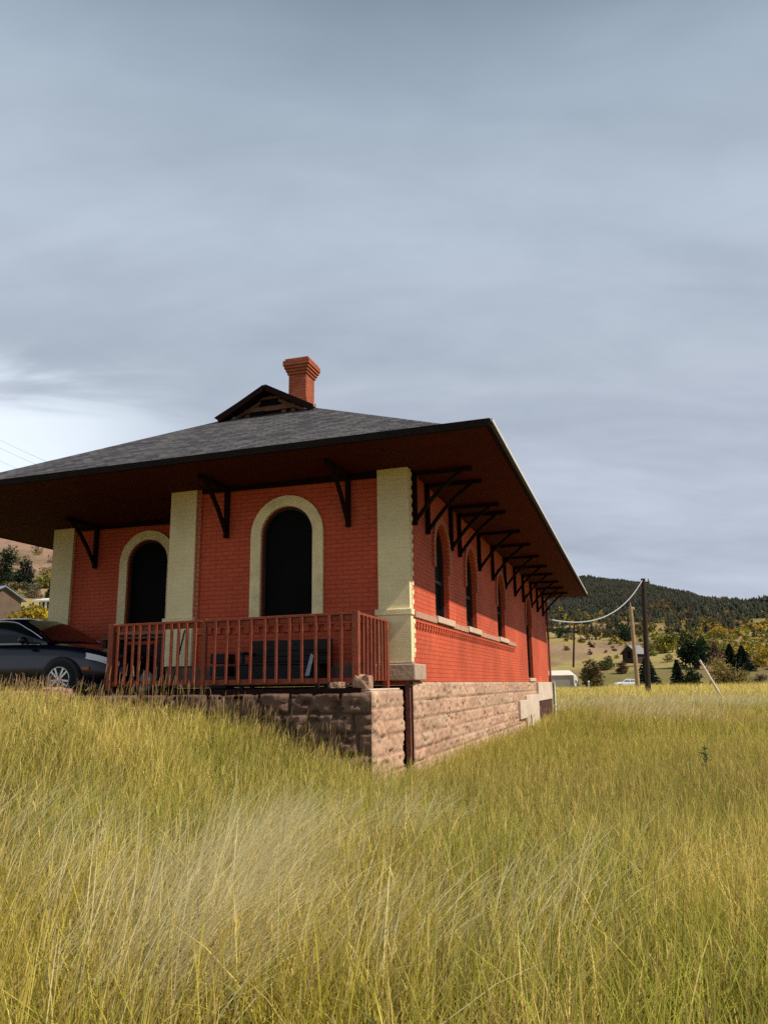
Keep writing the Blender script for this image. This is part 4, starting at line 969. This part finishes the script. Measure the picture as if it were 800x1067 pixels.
# far conifer forest on the hill, and aspen stands in it: nobody could count these
rg = np.random.default_rng(77)
n = 46000
D = np.sqrt(rg.uniform(330**2, 1010**2, n)); ph = np.radians(rg.uniform(4, 40, n))
x_, y_ = pt(D, ph); gap = fbm(x_*.012+3, y_*.012, 4)
low = sstep(360, 520, D)
keep = (rg.random(n) < (.12+.88*low)) & (gap > .36-.1*low)
D, x_, y_, ph, gap = D[keep], x_[keep], y_[keep], ph[keep], gap[keep]; n = len(D)
z_ = terrain(x_, y_); h_ = rg.uniform(1.9, 4.0, n)*(.8+.5*(D/1000)); w_ = h_*rg.uniform(.34, .55, n)
ks = 6; Vt = []; Ft = []; ct = []
tint = np.stack([.022+.014*rg.random(n), .028+.014*rg.random(n), .020+.008*rg.random(n)], 1)*(.7+.7*fbm(x_*.02, y_*.02, 3))[:, None]
brown = rg.random(n) < .22+.25*(fbm(x_*.015+50, y_*.015, 3) > .56); tint[brown] = np.array([.060, .050, .030])*rg.uniform(.7, 1.3, (brown.sum(), 1))
for tier, (zb_, zt_, ws) in enumerate(((.02, .55, 1.0), (.30, .80, .72), (.58, 1.04, .42))):
    ap = np.stack([x_+rg.normal(0, .05, n)*h_, y_, z_+h_*zt_], 1)[:, None, :]
    a = (np.arange(ks)*2*pi/ks)[None, :]+rg.uniform(0, 6, (n, 1)); r_ = (w_*ws)[:, None]*rg.uniform(.6, 1.25, (n, ks))
    bs = np.stack([x_[:, None]+r_*np.cos(a), y_[:, None]+r_*np.sin(a), (z_+h_*zb_)[:, None]+h_[:, None]*rg.uniform(-.05, .06, (n, ks))], 2)
    vv = np.concatenate([ap, bs], 1); off = sum(len(q_) for q_ in Vt)
    i0 = off+np.arange(n)[:, None]*(ks+1); k_ = np.arange(ks)[None, :]
    Ft.append(np.stack([i0+0*k_, i0+1+k_, i0+1+(k_+1) % ks], 2).reshape(-1, 3)); Vt.append(vv.reshape(-1, 3)); ct.append(np.repeat(tint*rg.uniform(.8, 1.2, (n, 1)), ks+1, 0))
tag(fmesh('conifer_forest', np.vstack(Vt), [np.vstack(Ft)], M_PINE, cols=np.vstack(ct)), 'dark conifer forest covering the far hill', 'forest', kind='stuff')
lob = []
for (u, v, du, dv, nn_, pal) in ((748, 657, 14, 3.5, 16, GOLD), (775, 657, 9, 6, 12, GOLD), (757, 661, 26, 3, 22, YEL), (690, 633, 8, 3, 16, [(.34, .18, .03)]), (662, 641, 10, 3, 10, OLV), (780, 640, 22, 6, 40, YGR+OLV), (700, 640, 40, 10, 60, OLV+BRN), (640, 650, 40, 6, 46, YGR+OLV), (720, 662, 60, 5, 60, YGR+OLV), (700, 675, 70, 8, 110, OLV+YGR+BRN), (620, 660, 35, 8, 60, OLV+BRN), (740, 648, 40, 8, 80, OLV+BRN+YGR), (610, 648, 24, 5, 40, OLV+YEL), (775, 672, 50, 6, 70, YGR), (600, 640, 30, 6, 26, YGR), (650, 660, 60, 4, 40, OLV), (800, 655, 14, 9, 60, YEL+OLV+YGR), (800, 640, 30, 6, 40, OLV+BRN)):
    for k in range(nn_):
        uu, vv = u+rg.normal(0, du*.6), v+rg.normal(0, dv*.6)
        d_ = solve_D(uu, vv, 230, 900); p = pix(uu, vv, d_); zz = terr(p.x, p.y); s_ = d_/FPX*rg.uniform(2.0, 4.2)
        lob.append((np.array((p.x, p.y, zz+s_*.6)), s_, pal[rg.integers(len(pal))]))
VV = []; FF = []; CC = []; o_ = 0
for p, s_, cl in lob:
    V, F, c = leafcloud(rg, 46, [((0, 0, 0), (s_*.8, s_*.8, s_)), ((s_*.5*rg.normal(), s_*.3*rg.normal(), -s_*.3), (s_*.6, s_*.6, s_*.6))], s_*.30, [cl])
    VV.append(V+p); FF.append(F+o_); CC.append(c); o_ += len(V)
tag(fmesh('aspen_stands', np.vstack(VV), [np.vstack(FF)], M_PINE, cols=np.vstack(CC)), 'golden and olive aspen stands scattered through the far hillside', 'aspen stands', kind='stuff')

# ------------------------------------------------------------------ meadow grass
def in_building(x, y):
    a = (x > XL-.02) & (x < .10) & (y > -.2) & (y < YE+.1) ; b = (x > PX0-.05) & (x < PX1+.12) & (y > PYF-.09) & (y < .1)
    c_ = (x > CARX-2.2) & (x < CARX+2.2) & (np.abs(y-.50) < .80)
    return a | b | c_
def blades(P, h, w, lean, ldir, face, c0, c1, segs):
    n = len(P); s = np.linspace(0, 1, segs+1); L = np.stack([np.cos(ldir), np.sin(ldir)], 1); Fx = np.stack([np.cos(face), np.sin(face)], 1)
    V = np.zeros((n, 2*segs+1, 3), np.float32); Cc = np.zeros((n, 2*segs+1, 3), np.float32)
    for k in range(segs+1):
        t = s[k]; cx = P[:, :2]+L*(h*lean*t**1.8)[:, None]; cz = P[:, 2]+h*t*(1-.32*np.minimum(lean, 1.6)*t)
        col = c0*(1-t)+c1*t
        if k == segs:
            V[:, 2*k, :2] = cx; V[:, 2*k, 2] = cz; Cc[:, 2*k] = col
        else:
            ww = (w*(1-.75*t**1.5)*.5)[:, None]*Fx
            V[:, 2*k, :2] = cx-ww; V[:, 2*k+1, :2] = cx+ww; V[:, 2*k, 2] = cz; V[:, 2*k+1, 2] = cz; Cc[:, 2*k] = col; Cc[:, 2*k+1] = col
    nv = 2*segs+1; b = (np.arange(n)*nv)[:, None]
    q_ = np.concatenate([b+np.array([2*k, 2*k+1, 2*k+3, 2*k+2]) for k in range(segs-1)], 0) if segs > 1 else np.zeros((0, 4), int)
    t3 = b+np.array([2*segs-2, 2*segs-1, 2*segs])
    return V.reshape(-1, 3), q_, t3, Cc.reshape(-1, 3)
rg = np.random.default_rng(5)
HALF = 32
def hfac(x, y, D):
    """shorter growth close to the walls, on the bank and where the car stands"""
    nearb = sstep(.9, .1, np.maximum(np.maximum(PX0-x, x-.1), PYF-y))
    return (1-.40*nearb)*(1-.62*sstep(-1.4, -4.2, x)*sstep(-4.8, -2.2, y)*(D < 25))
def scatter(n, d0, d1, half=HALF, lo=0):
    D = np.sqrt(rg.uniform(d0*d0, d1*d1, n)); ph = np.radians(rg.uniform(lo, half, n)*np.where(rg.random(n) < .5, -1, 1)); x_, y_ = pt(D, ph)
    k = ~in_building(x_, y_); return x_[k], y_[k], D[k], np.degrees(ph[k])
G_GREEN, G_YG, G_STRAW, G_PALE, G_BROWN, G_DEEP = map(np.array, ((.32, .365, .032), (.56, .475, .055), (.74, .60, .19), (.85, .76, .46), (.36, .215, .085), (.13, .175, .022)))
def field(x, y, D):
    """patch masks of the meadow: greenness, straw and brown"""
    gp = fbm(x*.33+2, y*.33+8, 4); sp_ = fbm(x*.5+40, y*.5, 4); bp_ = fbm(x*.22+70, y*.4+11, 4)
    return gp, sp_, bp_
WIND = HEAD - radians(80)
def grass_obj(name, label, parts):
    Vs_, Q, T_, C_ = [], [], [], []; o = 0
    for V, q_, t3, c in parts:
        Vs_.append(V); Q.append(q_+o); T_.append(t3+o); C_.append(c); o += len(V)
    ob = fmesh(name, np.vstack(Vs_), [np.vstack(Q), np.vstack(T_)], M_GRASS, cols=np.vstack(C_))
    return tag(ob, label, 'grass', kind='stuff')
parts = []
for (n, d0, d1, hm, wm, segs, lo, hi) in ((62000, 1.6, 7, .44, .0074, 4, 0, 32), (100000, 7, 15, .44, .0072, 3, 0, 32), (120000, 15, 34, .42, .013, 2, 0, 32), (110000, 34, 88, .42, .030, 2, 0, 34),
                                     (9000, .3, 1.7, .40, .0105, 3, 0, 180), (80000, 1.5, 15, .44, .0125, 3, 32, 85), (45000, 15, 42, .42, .030, 2, 32, 62)):
    x, y, D, dg = scatter(n, d0, d1, hi, lo); n = len(x)
    cl = fbm(x*1.6, y*1.6, 3); k = rg.random(n) < .45+.9*sstep(.32, .6, cl); x, y, D, dg, cl = x[k], y[k], D[k], dg[k], cl[k]; n = len(x)
    gp, sp_, bp_ = field(x, y, D)
    z = terrain(x, y)-.02
    r = rg.random(n)[:, None]
    gm = sstep(.44, .60, gp)+.55*sstep(-1.5, -4, x)*sstep(-7, -3, y)*sstep(30, 15, D)+.85*np.exp(-((x-1.7)/2.2)**2)*sstep(-3, 3, y)*sstep(24, 10, y)
    gm = np.clip(gm, 0, 1)[:, None]
    base = G_YG*(1-gm)+G_GREEN*gm
    c = np.where(r < .52, base, np.where(r < .68, G_GREEN, np.where(r < .84, G_STRAW, np.where(r < .92, G_DEEP, G_BROWN))))
    st_ = sstep(.52, .64, sp_)*.75; k = rg.random(n) < st_; c[k] = G_STRAW
    b_ = sstep(.48, .60, bp_)*.62*sstep(2.5, 5, D); k = rg.random(n) < b_; c[k] = G_BROWN*.6+G_STRAW*.4
    brb = np.exp(-((D-10.2)/1.9)**2)*sstep(1, 7, dg)*.5*(.4+1.2*fbm(x*.7, y*.7, 3)); k = rg.random(n) < brb*1.25; c[k] = G_BROWN*.72+G_STRAW*.10
    k = rg.random(n) < gm[:, 0]*.55*sstep(4, 9, D); c[k] = np.where(rg.random(n)[:, None] < .7, G_GREEN, G_DEEP)[k]
    k = rg.random(n) < sstep(22, 55, D)*.72; c[k] = G_STRAW*1.12
    c = c*rg.uniform(.38, 1.55, (n, 1))*(.72+.56*fbm(x*2.1+5, y*2.1, 3))[:, None]
    h = hm*rg.gamma(8, 1/8., n)*(.62+.35*fbm(x*.5+9, y*.5, 3)+.45*fbm(x*1.7+3, y*1.7, 3))
    h *= hfac(x, y, D)*(1-.3*sstep(4.2, 2.2, D)); h = np.minimum(h, .74)
    w = wm*rg.uniform(.6, 1.35, n)
    lean = np.abs(rg.normal(.0, .40, n))+.05; ld = np.where(rg.random(n) < .28, WIND+rg.normal(0, .6, n), rg.uniform(0, 2*pi, n))
    P = np.stack([x, y, z], 1)
    tip = c*.7+G_STRAW*.38
    parts.append(blades(P, h, w, lean, ld, rg.uniform(0, 2*pi, n), c*.92, tip, segs))
grass_obj('meadow_grass', 'tall green and yellow meadow grass in front of the depot', parts)
# dry understory near the camera
parts = []
x, y, D, dg = scatter(52000, 1.6, 12); n = len(x); P = np.stack([x, y, terrain(x, y)-.02], 1)
c = np.where(rg.random(n)[:, None] < .5, G_BROWN, G_STRAW*.7)*rg.uniform(.5, 1.15, (n, 1))
parts.append(blades(P, rg.uniform(.06, .24, n), .006*rg.uniform(.6, 1.5, n), rg.uniform(.2, 1.8, n), rg.uniform(0, 2*pi, n), rg.uniform(0, 2*pi, n), c, c, 2))
grass_obj('thatch', 'short dry brown thatch at the foot of the meadow grass', parts)
# pale straw clumps leaning with the wind
parts = []
clumps = [(215, 925, .55, 330), (240, 885, .6, 330), (190, 965, .5, 300), (160, 1000, .5, 200), (265, 850, .6, 180), (405, 825, .5, 120), (120, 930, .9, 180), (60, 890, .9, 150), (330, 965, .8, 160), (690, 750, 2.5, 500), (740, 735, 4.0, 700), (640, 735, 4.0, 500), (160, 1000, .7, 120), (500, 960, .8, 90), (560, 900, 1.0, 90), (280, 840, .9, 200), (10, 840, 1.2, 160)]
for u, v, rad, nn_ in clumps:
    # foot of the clump on the meadow
    best = solve_D(u, v+(88 if v > 800 else 6), 2.2, 60)
    nn_ = int(nn_*2.6); p = pix(u, v, best); k = rg.normal(0, rad*.36, (nn_, 2)); x, y = p.x+k[:, 0], p.y+k[:, 1]
    ok = ~in_building(x, y); x, y = x[ok], y[ok]; n = len(x); P = np.stack([x, y, terrain(x, y)-.02], 1); sc_ = max(1, best/11)
    c = (G_PALE*.85+G_STRAW*.15)*rg.uniform(.65, 1.15, (n, 1))
    parts.append(blades(P, rg.uniform(.42, .92, n), .0072*sc_*rg.uniform(.6, 1.3, n), np.abs(rg.normal(.50, .24, n)), WIND+rg.normal(.0, .3, n), rg.uniform(0, 2*pi, n), c*.9, c*1.05, 4))
grass_obj('straw_grass', 'pale dry straw clumps leaning in the wind through the meadow', parts)
# low leafy forbs through the grass
n = 900
x, y, D, dg = scatter(n, 2.0, 13); n = len(x); L_ = 26
zz = terrain(x, y); hh = rg.uniform(.12, .40, n)*hfac(x, y, D); kind = rg.integers(4, size=n)
a = rg.uniform(0, 2*pi, (n, L_)); t_ = rg.random((n, L_)); rr_ = .10*(1.15-t_)*rg.uniform(.5, 1.2, (n, 1))
C = np.stack([x[:, None]+rr_*np.cos(a), y[:, None]+rr_*np.sin(a), zz[:, None]+.03+hh[:, None]*t_], 2).reshape(-1, 3)
A = np.stack([np.cos(a), np.sin(a), .5+0*a], 2).reshape(-1, 3)*rg.uniform(.018, .045, (n*L_, 1)); B_ = np.stack([-np.sin(a), np.cos(a), .2*np.sin(3*a)], 2).reshape(-1, 3)*rg.uniform(.006, .014, (n*L_, 1))
V, F = quads(C, A, B_); pal = np.array([(.15, .20, .04), (.22, .12, .06), (.30, .27, .10), (.34, .30, .04)])
c = (pal[kind][:, None, :]*rg.uniform(.6, 1.3, (n, L_, 1))).reshape(-1, 3)
tag(fmesh('meadow_forbs', V, [F], M_GRASS, cols=np.repeat(c, 4, 0)), 'low leafy green and brown forbs scattered through the meadow', 'forbs', kind='stuff')
# bent and fallen dead straws
parts = []
x, y, D, dg = scatter(1100, 3.6, 13); n = len(x); P = np.stack([x, y, terrain(x, y)+rg.uniform(.05, .30, n)], 1)
c = (G_PALE*.7+G_STRAW*.3)*rg.uniform(.6, 1.1, (n, 1))
parts.append(blades(P, rg.uniform(.12, .34, n), .0062*rg.uniform(.6, 1.3, n), rg.uniform(1.4, 3.0, n), rg.uniform(0, 2*pi, n), rg.uniform(0, 2*pi, n), c, c, 3))
grass_obj('fallen_straw', 'bent and fallen dead straws lying across the meadow grass', parts)
# seed stalks: thin stem with a spindly head
def stalks(x, y, h, head, c_st, c_hd, lean, scale=1.0):
    n = len(x); z = terrain(x, y)-.02; ld = np.where(rg.random(n) < .6, WIND+rg.normal(0, .7, n), rg.uniform(0, 2*pi, n)); P = np.stack([x, y, z], 1)
    cs = c_st*rg.uniform(.7, 1.25, (n, 1)); out_ = [blades(P, h, .0040*scale*rg.uniform(.8, 1.3, n), lean, ld, rg.uniform(0, 2*pi, n), cs, cs, 3)]
    t0 = .80
    L = np.stack([np.cos(ld), np.sin(ld)], 1); cx = P[:, :2]+L*(h*lean*t0**1.8)[:, None]; cz = P[:, 2]+h*t0*(1-.32*lean*t0)
    for k in range(3):
        Ph = np.concatenate([cx, cz[:, None]], 1); ch_ = c_hd*rg.uniform(.7, 1.3, (n, 1))
        out_.append(blades(Ph, head*rg.uniform(.8, 1.2, n), .0062*scale*rg.uniform(.7, 1.3, n), lean*.7+.1, ld+rg.normal(0, .3, n), rg.uniform(0, 2*pi, n), ch_, ch_*1.1, 3))
    return out_
x, y, D, dg = scatter(13000, 3.4, 15); n = len(x)
parts = stalks(x, y, rg.uniform(.42, .68, n)*hfac(x, y, D), rg.uniform(.07, .14, n), G_STRAW*.85, G_STRAW*.95, np.abs(rg.normal(.15, .2, n)))
x, y, D, dg = scatter(5200, 15, 45); n = len(x)
parts += stalks(x, y, rg.uniform(.45, .75, n), rg.uniform(.07, .14, n), G_STRAW, G_STRAW, np.abs(rg.normal(.15, .2, n)), 2.2)
grass_obj('seeding_grass', 'thin straw coloured grass stalks with narrow seed heads', parts)
parts = []
x = rg.uniform(-8.6, -3.2, 700); y = rg.uniform(-2.6, -.45, 700)-.35; k = ~in_building(x, y) & (y < -.62+.0*x); x, y = x[k], y[k]; n = len(x)
parts += stalks(x, y, rg.uniform(.18, .50, n), rg.uniform(.07, .15, n), G_BROWN*1.1+G_STRAW*.2, np.array([.42, .28, .15]), np.abs(rg.normal(.05, .14, n)), 1.9)
x = rg.uniform(-3.6, -.3, 170); y = rg.uniform(-2.5, -1.75, 170); n = len(x)
parts += stalks(x, y, rg.uniform(.45, .85, n), rg.uniform(.10, .18, n), G_BROWN+G_STRAW*.2, np.array([.38, .26, .14]), np.abs(rg.normal(.08, .14, n)), 1.5)
grass_obj('timothy_grass', 'brown upright seed spikes of tall grass before the car and porch', parts)
# single weeds
def weed(label, u, v, D, h, seed, pal):
    p = ground(u, D); p.z = terr(p.x, p.y); t = thing('weed_plant', label, 'weed', p); rg_ = np.random.default_rng(seed)
    m_ = MB(); m_.tube([(0, 0, -.02), (.01, .01, h*.5), (.0, .02, h)], [.012, .009, .004], 5); m_.build('stem', mat('weed_stem', (.10, .10, .04), .8), t)
    n_ = 60; zz = rg_.random(n_)*h*.85+.05; a = rg_.uniform(0, 6.28, n_); r_ = .11*(1-zz/h)+.02
    C = np.stack([np.cos(a)*r_, np.sin(a)*r_, zz], 1); A = np.stack([np.cos(a), np.sin(a), .4+0*a], 1); B_ = np.stack([-np.sin(a), np.cos(a), 0*a], 1)
    V, F = quads(C, A*r_[:, None]*.9, B_*.022); fmesh('foliage', V, [F], M_PINE, t, cols=np.repeat(np.asarray(pal)[rg_.integers(len(pal), size=n_)]*rg_.uniform(.7, 1.3, (n_, 1)), 4, 0))
weed('tall green mullein weed standing alone in the right meadow', 727, 838, 11.5, .72, 1, [(.05, .10, .04), (.06, .12, .05)])
weed('leafy green weed with yellow tips at the lower right of the meadow', 604, 985, 5.2, .42, 2, [(.16, .17, .02), (.32, .27, .02)])
weed('small bright green weed with yellow flowers at lower left', 148, 1020, 4.6, .40, 3, [(.13, .17, .02), (.45, .36, .02)])
